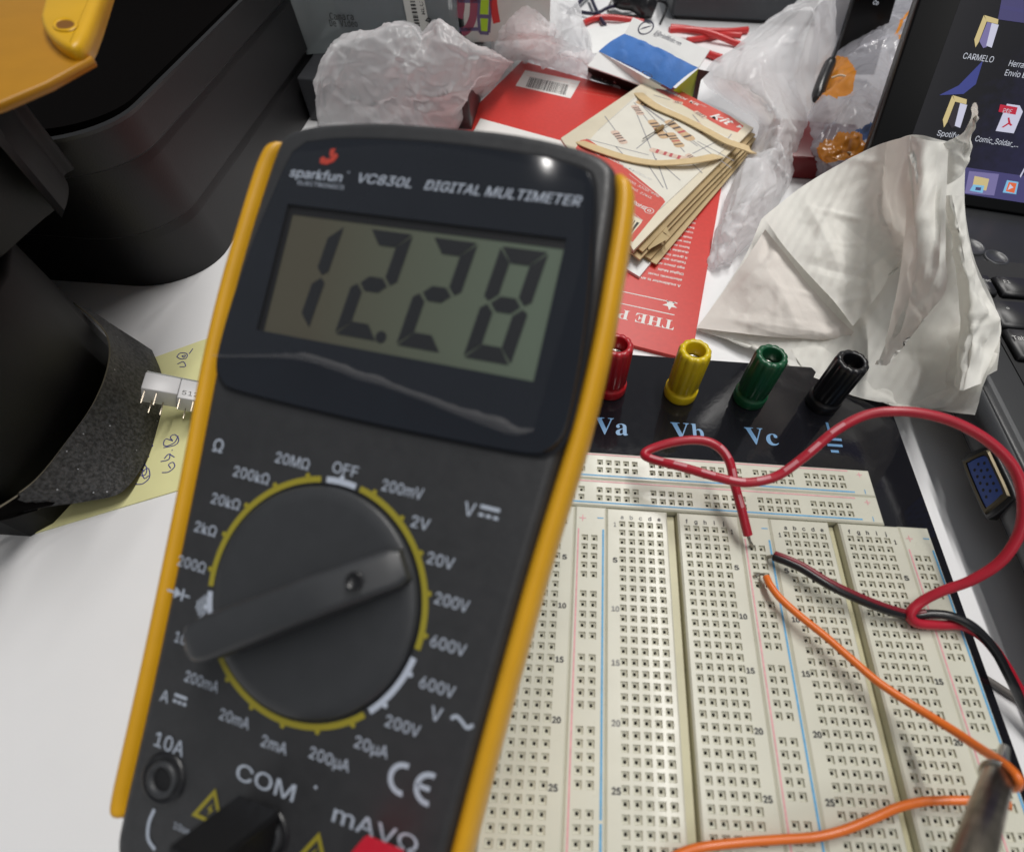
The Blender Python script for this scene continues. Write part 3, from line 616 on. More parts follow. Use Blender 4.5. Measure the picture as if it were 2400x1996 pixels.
rb(1.21, 1.325, -1.094, -1.056)
stroke([(-1.39, -0.28), (-1.31, -0.28)], 0.02); b.poly([FM.p(x, y, hb) for x, y in ((-1.31, -0.33), (-1.235, -0.28), (-1.31, -0.23))]); rb(-1.235, -1.215, -0.33, -0.23); rb(-1.21, -1.15, -0.288, -0.272)
for k, r in enumerate((0.03, 0.06, 0.09, 0.12)): arcband(-1.09, -0.32, r, r + 0.016, -50, 50, 0, 12)
for ang0, ang1, mt in ((79.5, -7, 1), (-11, -44, 2), (-47, -152, 1), (-155, -169.5, 2), (-172, -259, 1), (98, 82, 2)):
    arcband(0, 0, 0.955, 1.005, ang0, ang1, {0: 1, 1: 1, 2: 2}[mt], 50)
for k in range(20):
    a = math.radians(90 - 18 * k); mt = 2 if k in (0, 6, 7, 14) else 1
    b.poly([FM.p(1.015 * math.cos(a) + 0.022 * math.cos(t), 1.015 * math.sin(a) + 0.022 * math.sin(t), hb + 0.002) for t in np.linspace(0, 6.283, 11)[:-1]], mt)
def warn(cx, cy, r):
    tr = lambda k: [FM.p(cx + r * k * math.cos(a), cy + r * k * math.sin(a), hb) for a in np.radians((90, 210, 330))]
    A, B = tr(1.0), tr(0.66); b.add(A + B, [(i, (i + 1) % 3, 3 + (i + 1) % 3, 3 + i) for i in range(3)], 1)
    b.poly([FM.p(cx + x * r, cy + y * r, hb) for x, y in ((0.08, 0.36), (-0.16, 0.02), (0.0, 0.02), (-0.08, -0.26), (0.16, 0.1), (0.01, 0.1))], 1)
warn(-0.46, -1.86, 0.185); warn(0.53, -1.86, 0.185); T('10sec', -0.66, -2.07, 0.075, bold=0.0)
b.poly([FM.p(0.41 + 0.014 * math.cos(t), -1.37 + 0.014 * math.sin(t), hb) for t in np.linspace(0, 6.283, 9)[:-1]])
b.build('lettering', [K['print'], K['print_yellow'], K['print_white']], body)
# dial
b = MB(); b.lathe([(0.955, 0.003), (0.93, 0.002), (0.925, 0.0005)], FM, 96); b.build('groove', K['lens_rim'], body)
b = MB(); b.lathe([(0.925, 0.001), (0.922, 0.03), (0.90, 0.05), (0.80, 0.055), (0.0, 0.055)], FM, 96)
dial = b.build('dial', K['knob'], meter)
FK = Frame(FM.p(0, 0, 0.05), m1 * math.cos(math.radians(33.5)) + m2 * math.sin(math.radians(33.5)), -m1 * math.sin(math.radians(33.5)) + m2 * math.cos(math.radians(33.5)), S)
secs = []
for t in np.linspace(0, 1, 34):
    x = -0.88 + 1.79 * t; hw = 0.175 - 0.028 * t; e0 = min(1, t / 0.09); e1 = min(1, (1 - t) / 0.035)
    hw *= math.sqrt(max(0.0, 1 - (1 - e0) ** 2)) * 0.75 + 0.25 if e0 < 1 else 1; hw *= 0.75 + 0.25 * e1
    h = (0.36 - 0.02 * t) if t < 0.62 else 0.3476 - (t - 0.62) ** 1.35 * 0.92
    h *= (0.86 + 0.14 * math.sqrt(max(0, 1 - (1 - e0) ** 2))) * (0.9 + 0.1 * e1)
    secs.append([(x, s * hw * kk, h * hh_) for s, kk, hh_ in ((1, 1.12, 0.0), (1, 1.0, 0.75), (1, 0.90, 0.93), (1, 0.62, 1.0), (-1, 0.62, 1.0), (-1, 0.90, 0.93), (-1, 1.0, 0.75), (-1, 1.12, 0.0))])
b = MB(); V = [FK.p(*q) for s in secs for q in s]; k = 8
b.add(V, [(i * k + j, (i + 1) * k + j, (i + 1) * k + j + 1, i * k + j + 1) for i in range(len(secs) - 1) for j in range(k - 1)], 0, True)
b.add(V[:k], [list(range(k))]); b.add(V[-k:], [list(range(k))[::-1]])
ptr = b.build('pointer_bar', K['knob'], dial)
b = MB(); FH = Frame(FK.p(0.57, 0.0, 0.0), FK.x - FK.z * 0.22, FK.y, S)
hz = 0.322
b.lathe([(0.068, hz - .012), (0.062, hz + 0.006), (0.052, hz + 0.002), (0.045, hz - 0.01), (0.0, hz - 0.012)], FH, 24); b.build('pointer_dimple', K['lens_rim'], dial)
# jacks
for k, (x, y) in enumerate(((-0.965, -1.77), (0.08, -1.86), (1.10, -1.80))):
    fr = Frame(FM.p(x, y, 0), m1, m2, S); b = MB()
    b.lathe([(0.215, 0.002), (0.205, 0.018), (0.185, 0.022), (0.165, 0.004), (0.16, 0.003)], fr, 40)
    j = b.build('jack', K['lens_rim'], meter)
    b = MB(); b.lathe([(0.145, 0.003), (0.145, 0.03), (0.13, 0.038), (0.105, 0.03), (0.098, 0.008), (0.0, 0.006)], fr, 40, 0); b.build('jack_collar', K['knob'], j)
    b = MB(); b.lathe([(0.097, 0.009), (0.06, 0.011), (0.0, 0.011)], fr, 24); b.build('jack_contact', K['dark'], j)
# tilt stand behind, carries the raised top
b = MB(); b.tube([FM.p(-0.6, 1.6, -1.2), FM.p(-0.55, 2.1, -3.05), FM.p(0.75, 2.1, -3.05), FM.p(0.8, 1.6, -1.2)], 2.2, 8); b.build('tilt_stand', K['body'], meter)
# clear protective film, peeling along its lower edge
edge = catmull([(-1.47, 1.76, .05), (-1.1, 1.82, .07), (-0.72, 1.865, .11), (-0.45, 1.87, .13), (-0.23, 1.85, .12), (0.0, 1.815, .1), (0.23, 1.80, .09), (0.6, 1.75, .09), (0.91, 1.695, .09), (1.2, 1.655, .09), (1.38, 1.645, .07), (1.50, 1.70, .05)], 70)
upp = [(-1.40 + 2.98 * t, 3.0, 0.055) for t in np.linspace(0, 1, 70)]; topp = [(-1.18 + 2.64 * t, 3.64 + 0.17 * math.sin(math.pi * t), 0.055) for t in np.linspace(0, 1, 70)]
midp = [(a[0] * .75 + c[0] * .25, 2.05, 0.058) for a, c in zip(edge, upp)]
rngf = np.random.default_rng(5); jit = np.convolve(rngf.normal(0, 1, 90), np.ones(5) / 5, 'same')[:70]
e2 = [(q[0], q[1] - 0.003 * jit[i], q[2]) for i, q in enumerate(edge)]
b = MB(); b.grid(np.array([[FM.p(*q) for q in r] for r in (topp, upp, midp, e2)])); pf_ = b.build('protective_film', K['clear_film'], meter)
wl = [0.012 + 0.045 * math.exp(-((i - 22) / 9.0) ** 2) + 0.035 * math.exp(-((i - 36) / 9.0) ** 2) + 0.07 * math.exp(-((i - 56) / 9.0) ** 2) + 0.022 * abs(jit[i]) for i in range(70)]
b = MB(); b.grid(np.array([[FM.p(q[0], q[1], q[2]) for q in e2], [FM.p(q[0], q[1] + w_ * .55 + .006 * jit[i], q[2] + w_ * 0.9) for i, (q, w_) in enumerate(zip(e2, wl))], [FM.p(q[0], q[1] + w_, q[2] + 0.012) for q, w_ in zip(e2, wl)]])); b.build('curled_edge', K['film_edge'], pf_)

# test lead plugs
def plug(name, x, y, hx, hgt, m, label):
    fr = Frame(FM.p(x, y, 0), m1, m2, S); o = thing(name, label, 'probe plug', fr.p(0, 0, 0.05), 'test lead plugs in the meter sockets')
    b = MB(); bm_ = bmesh.new(); bmesh.ops.create_cube(bm_, size=1.0)
    for v in bm_.verts:
        t = v.co.z + 0.5; v.co = Vector((v.co.x * 2 * hx * (1 - 0.05 * t), (v.co.y - 0.5) * 1.5 + 0.26 - 0.02 * t, 0.045 + t * hgt))
    bmesh.ops.bevel(bm_, geom=list(bm_.edges), offset=0.018, segments=2, affect='EDGES'); b.bm(bm_, fr, 0, False); b.build('shroud', m, o)
    b = MB(); b.tube([fr.p(0, -1.2, hgt - .25), fr.p(0, -1.5, hgt - .25), fr.p(0, -1.9, hgt - .3), fr.p(0.1, -2.6, hgt - .6)], [3.2, 3.0, 2.2, 1.7], 14); b.build('strain_relief', m, o)
    return o
plug('probe_plug', 0.0, -1.86, 0.20, 0.60, K['plug_black'], 'black test lead plug standing in the COM socket of the multimeter')
plug('probe_plug', 1.10, -1.77, 0.17, 0.45, K['plug_red'], 'red test lead plug in the mAVΩ socket at the lower edge')

# ------------------------------------------------------------------ wires and probe
def pxpath(q, n): return catmull([at(*p) for p in q], n)
# red conductor of the twin cable: the big loop, then a free end into the rail
redp = [(1543, 1124, -1.5), (1540, 1115, 1.5), (1535, 1102, 3.5), (1522, 1050, 7), (1507, 995, 9.5), (1495, 945, 12.5), (1470, 914, 14), (1432, 902, 14), (1382, 906, 13), (1338, 919, 11.5), (1321, 931, 11), (1340, 942, 11.5), (1408, 960, 13.5), (1470, 978, 15), (1530, 989, 16), (1592, 976, 18), (1652, 934, 22), (1712, 884, 26), (1772, 852, 29), (1832, 843, 31), (1900, 849, 32), (1970, 871, 32), (2035, 911, 31), (2082, 965, 29), (2098, 1030, 26), (2090, 1092, 22), (2052, 1150, 17), (1992, 1189, 12), (1930, 1212, 8), (1888, 1234, 5), (1866, 1258, 3.2), (1880, 1277, 2.0), (1925, 1281, 1.5), (1975, 1283, 1.6), (2022, 1312, 0.5), (2060, 1362, -3), (2085, 1405, -7), (2115, 1455, -10), (2200, 1590, -14), (2300, 1760, -14.5)]
cab = thing('twin_cable', 'red and black twin wire looping over the upper right of the breadboard', 'cable', at(1866, 1258, 0))
P = pxpath(redp, 420); i0 = 23
rw = MB(); rw.tube(P[i0:], 1.22, 14); rwo = rw.build('red_conductor', K['wire_red'], cab)
b = MB(); rng = np.random.default_rng(2); E0 = P[:i0 + 6]
for k in range(6):
    ph = k * 1.05; tw = np.array([[0.30 * math.cos(ph + 0.45 * i), 0.30 * math.sin(ph + 0.45 * i), 0.1 * math.sin(ph)] for i in range(len(E0))]); b.tube(E0 + tw, 0.20, 6)
b.build('bare_strands', K['tin'], rwo)
b = MB(); Tn = np.gradient(P, axis=0); Tn /= np.linalg.norm(Tn, axis=1)[:, None]     # printed dashes along the insulation
Nv = np.array([nrm((CAMPOS * 0.35 + np.array([-20, 40, 400]) * 0.65 - p) - Tn[i] * ((CAMPOS * 0.35 + np.array([-20, 40, 400]) * 0.65 - p) @ Tn[i])) for i, p in enumerate(P)])
cum = np.r_[0, np.cumsum(np.linalg.norm(np.diff(P, axis=0), axis=1))]; k = 24
while k < 330:
    j = k
    while j < 400 and cum[j] - cum[k] < 3.4: j += 1
    if (30 < k < 66) or (108 < k < 190):
        seg = P[k:j + 1]; B = np.cross(Tn[k:j + 1], Nv[k:j + 1]); ang = np.radians((-20, 0, 20))
        b.grid(np.array([[seg[i] + (Nv[k + i] * math.cos(a) + B[i] * math.sin(a)) * 1.27 for a in ang] for i in range(len(seg))]))
    while j < 410 and cum[j] - cum[k] < 6.6: j += 1
    k = j
b.build('printed_dashes', K['wire_mark'], rwo)
blkp = [(1570, 1143, -1.0), (1578, 1141, 1.2), (1590, 1142, 2.6), (1640, 1163, 4.0), (1700, 1199, 4.6), (1770, 1232, 4.0), (1830, 1254, 3.0), (1870, 1262, 1.7), (1910, 1258, 2.6), (1955, 1264, 3.6), (2000, 1288, 3.4), (2040, 1333, 0), (2072, 1392, -5), (2108, 1462, -11), (2190, 1600, -14), (2290, 1780, -14.5)]
PB = pxpath(blkp, 220)
b = MB(); b.tube(PB[27:], 1.12, 14); bl = b.build('black_conductor', K['wire_black'], cab)
b = MB(); q = PB[27:112] + np.array([0.25, 0.55, 0.55]); b.tube(q, 0.80, 10); b.build('maroon_stripe', K['wire_stripe'], bl)
b = MB()
for k in range(6):
    ph = k * 1.05; E0 = PB[:34]; tw = np.array([[0.05, 0.34 * math.cos(ph + 0.4 * i), 0.34 * math.sin(ph + 0.4 * i)] for i in range(len(E0))]); b.tube(E0 + tw, 0.19, 6)
b.build('bare_strands', K['tin'], bl)

og = 'orange jumper wires on the breadboard'
o1 = thing('jumper_wire', 'orange wire from the bus rail down to the metal probe tip it hooks over', 'jumper wire', at(1570, 1185, 0), og)
P = pxpath([(1571, 1182, 2.2), (1580, 1200, 3.0), (1600, 1226, 3.6), (1640, 1262, 4.2), (1690, 1302, 4.6), (1745, 1350, 5.2), (1800, 1397, 6.0), (1870, 1444, 8), (1950, 1494, 12), (2010, 1534, 17), (2050, 1560, 22), (2072, 1578, 24.5), (2086, 1597, 25.5), (2080, 1612, 23.5), (2062, 1608, 20.5)], 160)
b = MB(); b.tube(P, 0.92, 12); b.build('insulation', K['wire_orange'], o1)
b = MB(); b.tube(pxpath([(1545, 1181, -1.0), (1548, 1180, 0.6), (1558, 1177, 1.2), (1566, 1178, 2.0), (1572, 1184, 2.3), (1576, 1192, 2.7)], 24), 0.36, 8); b.build('bare_end', K['tin'], o1)
o2_ = thing('jumper_wire', 'orange wire lying in an S across the lower right rows of the breadboard', 'jumper wire', at(1700, 1705, 0), og)
P = pxpath([(2075, 1652, 8), (2030, 1640, 6), (1990, 1640, 4.2), (1935, 1640, 3), (1890, 1643, 2.4), (1840, 1655, 2.2), (1790, 1677, 2.2), (1730, 1701, 2), (1670, 1715, 1.6), (1600, 1720, 1.4), (1520, 1726, 1.4), (1450, 1734, 1.3), (1405, 1745, 1.0), (1370, 1764, 0.9), (1345, 1790, 0.9)], 130)
b = MB(); b.tube(P, 0.88, 12); b.build('insulation', K['wire_orange'], o2_)

pr = thing('test_probe', 'brownish metal test probe tip touching the orange wire at the lower right corner', 'test probe', at(1990, 1746, 40))
A, Bp = at(2045, 1592, 22), at(1990, 1770, 47); ax = nrm(Bp - A); fr = Frame(A, np.cross(ax, (0, 0, 1)), np.cross(ax, np.cross(ax, (0, 0, 1)))); fr.z = ax
b = MB(); b.lathe([(0, -0.6), (1.7, -0.6), (2.25, 0.2), (2.3, 2.0), (2.35, 60), (0, 60)], fr, 28); shf = b.build('shaft', K['dark_steel'], pr)
b = MB(); b.tube([A + ax * 2, at(2054, 1560, 20.5), at(2060, 1530, 20)], [1.5, 1.25, 0.85], 14); b.build('tip', K['steel'], pr)
b = MB(); b.lathe([(1.5, -0.9), (2.7, -0.8), (2.85, -0.2), (2.7, 0.35), (2.2, 0.4)], fr, 28); b.build('collar', K['steel'], pr)

b = MB(); b.tube(pxpath([(1995, 1375, -15), (2030, 1396, -14.9), (2070, 1422, -14.9), (2110, 1446, -14.9), (2200, 1500, -14.9)], 40), 0.95, 10)  # grey tube built in place of a cable's shadow streak on the table
tag(b.build('thin_cable', K['wire_grey'], origin=at(2030, 1396, -16)), 'thin grey tube standing for a cable shadow on the white table right of the breadboard', 'cable')

# ------------------------------------------------------------------ red package card and resistor kit stack
def quadprism(b, px, z0, z1, mat=0, bev=0.0):
    P = [at(u, v, z1) for u, v in px]; b.prism([(p[0], p[1]) for p in P], z0, z1, WORLD, bev=bev, mat=mat)
def ccw(px): return px
cTL, cTR, cBR = at(1070, 125, -14.2), None, None
dn = nrm(np.array([-0.207, -0.978, 0.0])); rt = np.array([-dn[1], dn[0], 0])
cTL[2] = -14.2
FC = Frame(cTL, rt, -dn)                                       # card frame: x right, y up the card
Wc = 133.0; Lc = abs((at(1427, 740, -14.2) - cTL) @ dn)
card = thing('package_card', 'large red printed package card lying upside down beneath the resistor kit', 'package card', FC.p(Wc / 2, -Lc / 2))
b = MB(); b.prism([(-14, -Lc + 6), (Wc, -Lc), (Wc, -27), (0, 0), (-8.4, -78)], -1.7, 0.0, FC, bev=0.15); cb = b.build('board', K['card_red'], card)
hitc = lambda u, v: FC.hit(u, v, 0.05)
b = MB(); q = [hitc(u, v) for u, v in ((1077, 144), (1190, 167), (1170, 202), (1057, 176))]; b.poly([FC.p(x, y, 0.05) for x, y in reversed(q)]); b.build('barcode_label', K['white_ink'], card); b = MB()
q = [hitc(985, 243), hitc(1185, 298), hitc(1172, 330), hitc(955, 300)]; b.poly([FC.p(x, y, 0.05) for x, y in reversed(q)])
b.build('white_panel', K['white_ink'], card)
b = MB(); o, ex, ey = [np.array(hitc(u, v)) for u, v in ((1078, 178), (1162, 196), (1087, 158))]; ex, ey = ex - o, ey - o; rng = np.random.default_rng(4); x = 0.0
while x < 0.98:
    wdt = rng.choice([0.010, 0.012, 0.022, 0.03]); V = [o + ex * x, o + ex * min(1, x + wdt), o + ex * min(1, x + wdt) + ey, o + ex * x + ey]; b.poly([FC.p(p[0], p[1], 0.09) for p in V]); x += wdt + rng.choice([0.010, 0.014, 0.02])
b.build('barcode', K['ink'], card)
b = MB(); U = Frame(FC.o, -FC.x, -FC.y)                        # upside-down lettering
def up(s, u, v, cap, align='L', bold=0.0, width=None, mat=0, font=None):
    a, c = U.hit(u, v, 0.05); b.text(s, U, a, c, cap, mat, 0.06, bold=bold, width=width, align=align, font=font)
lines = ["A multimeter is an", "electronic must", "Digital Multi", "age piece of", "feature and", "it great for", "durable it", "turns on", "see what", "mult read", "curr ent", "bat tery", "un its", "of all", "can be"]
for ln, v in zip(lines, (587.8, 575.7, 563.6, 551.5, 540.5, 530.5, 519.5, 509.6, 499, 489.3, 478.7, 469.3, 459.3, 450.5, 441)):
    up(ln, 1395 + (588 - v) * 0.235, v, 2.1, bold=0.02)
up(serifs('THE PERFECT'), 1382, 668, 5.6, font='builtin')
a, c = U.hit(1374, 625, 0.05); b.poly([U.p(a + (3.2 if k % 2 == 0 else 1.35) * math.sin(k * math.pi / 5), c + (3.2 if k % 2 == 0 else 1.35) * math.cos(k * math.pi / 5), 0.06) for k in range(10)][::-1])
for (u0, v0, u1, v1) in ((1389, 621, 1255, 570), (1383, 645, 1255, 605)):
    p0, p1 = np.array(U.hit(u0, v0, .05)), np.array(U.hit(u1, v1, .05)); p1[1] = p0[1]; b.add([U.p(p0[0], p0[1], .06), U.p(p1[0], p1[1], .06), U.p(p1[0], p1[1] + .5, .06), U.p(p0[0], p0[1] + .5, .06)], [[0, 1, 2, 3]])
b.build('lettering', K['white_ink'], card)
b = MB()
def sm(s, u, v, cap, width=None): a, c = U.hit(u, v, .05); b.text(s, U, a, c, cap, 0, .06, width=width, align='L')
sm('made in colorado, all parts tested and checked by hand', 1325, 206, 1.0, 50); sm('electronics, components, tools and kits', 1320, 213, 1.0, 36); sm('see our store for spare parts', 1180, 173, 1.0, 30); sm('open source parts', 1135, 160, 1.0, 22); sm('54', 1062, 183, 1.4); sm('54', 1058, 187, 1.0)
b.build('small_print', K['salmon_ink'], card)

kg = 'papers stacked under the resistor kit'
def sheet_quad(name, label, px, z0, z1, m, cat='paper sheet', sag=0.0):
    P = [at(u, v, z1) for u, v in px]; c = sum(P) / len(P); b = MB(); G = bicubic([[P[0], P[1]], [P[3], P[2]]], 14, 10); N = len(G)
    for i in range(14):
        for j in range(10): G[i, j, 2] += sag * math.sin(i * 0.55 + j * 0.4) * 0.3
    b.grid(G); b.grid(G[::-1] - np.array([0, 0, z1 - z0])); n = 140
    rim = [(0, j) for j in range(10)] + [(i, 9) for i in range(1, 14)] + [(13, j) for j in range(8, -1, -1)] + [(i, 0) for i in range(12, 0, -1)]
    k0 = len(b.v); b.v.extend([tuple(G[i, j]) for i, j in rim] + [tuple(G[i, j] - np.array([0, 0, z1 - z0])) for i, j in rim]); r = len(rim)
    for i in range(r): b.f.append([k0 + i, k0 + r + i, k0 + r + (i + 1) % r, k0 + (i + 1) % r]); b.m.append(0); b.s.append(False)
    return tag(b.build(name, m, origin=np.array([c[0], c[1], z0])), label, cat, kg)
sheet_quad('paper_sheet', 'white sheet at the bottom of the stack under the resistor kit', ((1340, 205), (1530, 300), (1311, 567), (1150, 470)), -14.1, -12.9, K['paper'])
sheet_quad('paper_sheet', 'kraft slip directly on the white bottom sheet of the stack', ((1345, 195), (1548, 300), (1346, 541), (1150, 440)), -12.6, -12.1, K['kraft'], sag=0.5)
sheet_quad('paper_sheet', 'folded kraft slip with a torn lifted corner halfway up the stack', ((1340, 188), (1550, 292), (1334, 530), (1150, 425)), -11.2, -10.6, K['kraft_dark'], sag=1.0)
sheet_quad('paper_sheet', 'brown kraft envelope sticking out furthest below the resistor kit', ((1340, 182), (1551, 284), (1312, 531), (1150, 405)), -9.6, -8.9, K['kraft'], sag=0.9)
sheet_quad('paper_sheet', 'kraft slip right under the resistor kit card', ((1338, 175), (1549, 275), (1318, 515), (1150, 400)), -7.8, -7.2, K['kraft_dark'], sag=0.8)
b = MB(); b.poly([at(u, v, z) for u, v, z in ((1322, 497, -8.8), (1352, 470, -8.0), (1372, 488, -6.6), (1330, 512, -8.2))]); b.poly([at(u, v, z) for u, v, z in ((1352, 470, -8.0), (1362, 452, -7.6), (1376, 486, -6.6))])
tag(b.build('paper_scrap', K['kraft'], origin=at(1350, 490, -9)), 'small folded kraft corner poking out of the paper stack', 'paper scrap', kg)

ZK = -5.0
kpx = [(1336, 158), (1545, 262), (1299, 513), (1150, 283)]
kp = [at(u, v, ZK) for u, v in kpx]
kx = nrm(kp[1] - kp[0]); FKt = Frame(kp[0], kx, np.cross((0, 0, 1), kx))
kit = thing('resistor_card', 'cream and red resistor kit card printed with a photo of resistors', 'kit card', sum(kp) / 4)
b = MB(); b.prism([FKt.hit(u, v, 0) for u, v in reversed(kpx)], -1.4, 0.0, FKt, bev=0.12); b.build('card', K['cream'], kit)
dk = lambda b, px, mat=0, h=0.05: b.add([FKt.p(*FKt.hit(u, v, h), h) for u, v in px], [list(range(len(px)))], mat)
b = MB(); dk(b, ((1310, 191), (1504, 287), (1353, 428), (1195, 302), (1226, 268)), 0, 0.04)
b.build('printed_photo', K['photo_white'], kit)
b = MB(); dk(b, ((1362, 170), (1497, 238), (1525, 259), (1512, 272), (1482, 262), (1344, 184)), 0, 0.06); dk(b, ((1190, 288), (1205, 285), (1240, 308), (1360, 407), (1364, 414), (1297, 496), (1286, 489), (1310, 462), (1318, 452), (1290, 436), (1250, 415), (1180, 305)), 0, 0.07)
b.build('red_panel', K['kit_red'], kit)
def line(b, u0, v0, u1, v1, wd=0.5, mat=0, h=0.09):
    p, q = np.array(FKt.hit(u0, v0, h)), np.array(FKt.hit(u1, v1, h)); n = np.array([-(q - p)[1], (q - p)[0]]); n = n / np.linalg.norm(n) * wd / 2
    b.add([FKt.p(*(p + n), h), FKt.p(*(p - n), h), FKt.p(*(q - n), h), FKt.p(*(q + n), h)], [[0, 1, 2, 3]], mat)
b = MB()
for L_ in ((1240, 238, 1262, 268), (1305, 232, 1345, 330), (1306, 205, 1404, 312), (1310, 210, 1500, 345), (1315, 215, 1430, 300), (1202, 285, 1330, 318), (1385, 240, 1305, 305), (1300, 210, 1330, 250), (1345, 325, 1368, 388), (1420, 315, 1470, 290), (1430, 290, 1505, 330), (1350, 330, 1395, 370), (1420, 235, 1455, 275), (1405, 322, 1440, 355), (1330, 340, 1360, 385), (1480, 300, 1500, 275), (1262, 300, 1290, 330), (1340, 195, 1375, 205)): line(b, *L_, mat=0)
for L_ in ((1226, 268, 1312, 192), (1505, 288, 1352, 430)): line(b, *L_, wd=0.15, mat=0)
def res(u0, v0, u1, v1, wd, bodym=1, bands=(0.25, 0.42, 0.58, 0.8), bm_=3, h=0.11):
    p, q = np.array(FKt.hit(u0, v0, h)), np.array(FKt.hit(u1, v1, h)); d = q - p; L_ = np.linalg.norm(d); d /= L_; n = np.array([-d[1], d[0]])
    prof = [(0, .25), (.04, .42), (.14, .5), (.24, .47), (.32, .40), (.68, .40), (.76, .47), (.86, .5), (.96, .42), (1, .25)]
    wd *= 1.25; up_ = [p + d * L_ * t + n * wd * k for t, k in prof]; lo_ = [p + d * L_ * t - n * wd * k for t, k in prof]; pts = lo_ + up_[::-1]; b.add([FKt.p(*x_, h) for x_ in pts], [list(range(len(pts)))], bodym)
    for i, t in enumerate(bands):
        k = 0.41; w2 = 0.035; Q = [p + d * L_ * (t - w2) - n * wd * k, p + d * L_ * (t + w2) - n * wd * k, p + d * L_ * (t + w2) + n * wd * k, p + d * L_ * (t - w2) + n * wd * k]; b.add([FKt.p(*x_, h + .03) for x_ in Q], [[0, 1, 2, 3]], bm_ if not (bm_ == 3 and i == 2 and bodym == 1) else 4)
res(1258, 268, 1281, 295, 3.6, 2); res(1305, 208, 1351, 226, 3.0, 1); res(1300, 216, 1315, 236, 3.6, 2); res(1335, 246, 1364, 284, 4.2, 1, (0.2, 0.36, 0.5, 0.82)); res(1368, 247, 1420, 288, 4.6, 1, (0.2, 0.38, 0.58, 0.8)); res(1372, 272, 1396, 302, 4.4, 1)
res(1380, 208, 1400, 212, 2.4, 2); res(1425, 250, 1448, 276, 3.8, 2); res(1332, 306, 1412, 328, 3.4, 2, (0.2, 0.4, 0.55, 0.75), 4); res(1408, 316, 1430, 330, 3.0, 2); res(1425, 228, 1447, 242, 2.6, 2)
b.build('printed_resistors', [K['lead_ink'], K['res_body'], K['res_pale'], K['res_band'], K['res_red']], kit)
b = MB()
def kt(s, u, v, u2, v2, cap, h=0.12, bold=0.0, shear=0.0, mat=0):
    p, q = np.array(FKt.hit(u, v, h)), np.array(FKt.hit(u2, v2, h)); fr = Frame(FKt.p(*p, h), FKt.x * (q - p)[0] + FKt.y * (q - p)[1], FKt.y); fr = Frame(fr.o, fr.x, np.cross(FKt.z, fr.x)); b.text(s, fr, 0, 0, cap, mat, 0, bold=bold, shear=shear, width=np.linalg.norm(q - p), align='L')
kt('Resistor Kit', 1355, 179, 1434, 215, 3.6, bold=0.02); kt('500', 1436, 214, 1448, 219, 1.4); kt('kit', 1465, 234, 1503, 252, 8.5, bold=0.02, shear=0.2)
a, c = FKt.hit(1516, 260, .1); b.add([FKt.p(a + 1.3 * math.cos(t) * (1 + .35 * math.cos(3 * t)), c + 1.3 * math.sin(t) * (1 + .35 * math.cos(3 * t)), .12) for t in np.linspace(0, 6.283, 19)[:-1]], [list(range(18))])
kt('20 Assorted', 1192, 294, 1230, 318, 1.8, bold=0.01); kt('Including Resistors:', 1243, 319, 1338, 368, 2.6, bold=0.015); kt('220Ω, 330Ω, 470', 1283, 366, 1352, 402, 2.2); kt('10kΩ, 22kΩ,', 1287, 380, 1338, 406, 2.2); kt('RoHS', 1300, 413, 1327, 427, 3.0, bold=0.02)
a, c = FKt.hit(1331, 432, .1)
for r0, r1 in ((1.9, 2.2), (0.5, 0.9)): b.add([FKt.p(a + r * math.cos(t), c + r * math.sin(t), .12) for r in (r0, r1) for t in np.linspace(0, 6.283, 21)[:-1]], [(i, (i + 1) % 20, 20 + (i + 1) % 20, 20 + i) for i in range(20)])
line(b, 1290, 357, 1352, 405, 0.22, 0, .12); line(b, 1275, 420, 1318, 452, 0.22, 0, .12); line(b, 1298, 418, 1322, 430, 0.2, 0, .12)
b.build('lettering', K['white_ink'], kit)
b = MB(); dk(b, ((1293, 444), (1316, 456), (1288, 489), (1268, 478)), 0, 0.09); dk(b, ((1295, 449), (1298, 451), (1282, 471), (1279, 469)), 1, .12); dk(b, ((1301, 452), (1303, 453), (1287, 473), (1285, 472)), 1, .12); dk(b, ((1306, 455), (1311, 457), (1295, 477), (1291, 475)), 1, .12)
b.build('barcode', [K['cream'], K['ink']], kit)
r_ = thing('resistor', 'single real resistor with straight leads lying on the printed kit card', 'resistor', at(1353, 265, ZK))
A, Bq = np.array(at(1318, 285, ZK + 1.2)), np.array(at(1383, 246, ZK + 1.2)); b = MB(); b.tube(np.array([A, A * .5 + Bq * .5, Bq]), 0.28, 8); b.build('lead', K['steel'], r_)
m0, d0 = (at(1352, 264, ZK + 1.3)), nrm(Bq - A); b = MB(); b.tube([m0 + d0 * t for t in (-3.2, -3.0, -2.2, -1.4, 1.4, 2.2, 3.0, 3.2)], [.4, 1.0, 1.25, 1.0, 1.0, 1.25, 1.0, .4], 14); b.build('resistor_body', K['res_real'], r_)
bgp = 'tan rubber bands around the resistor kit'
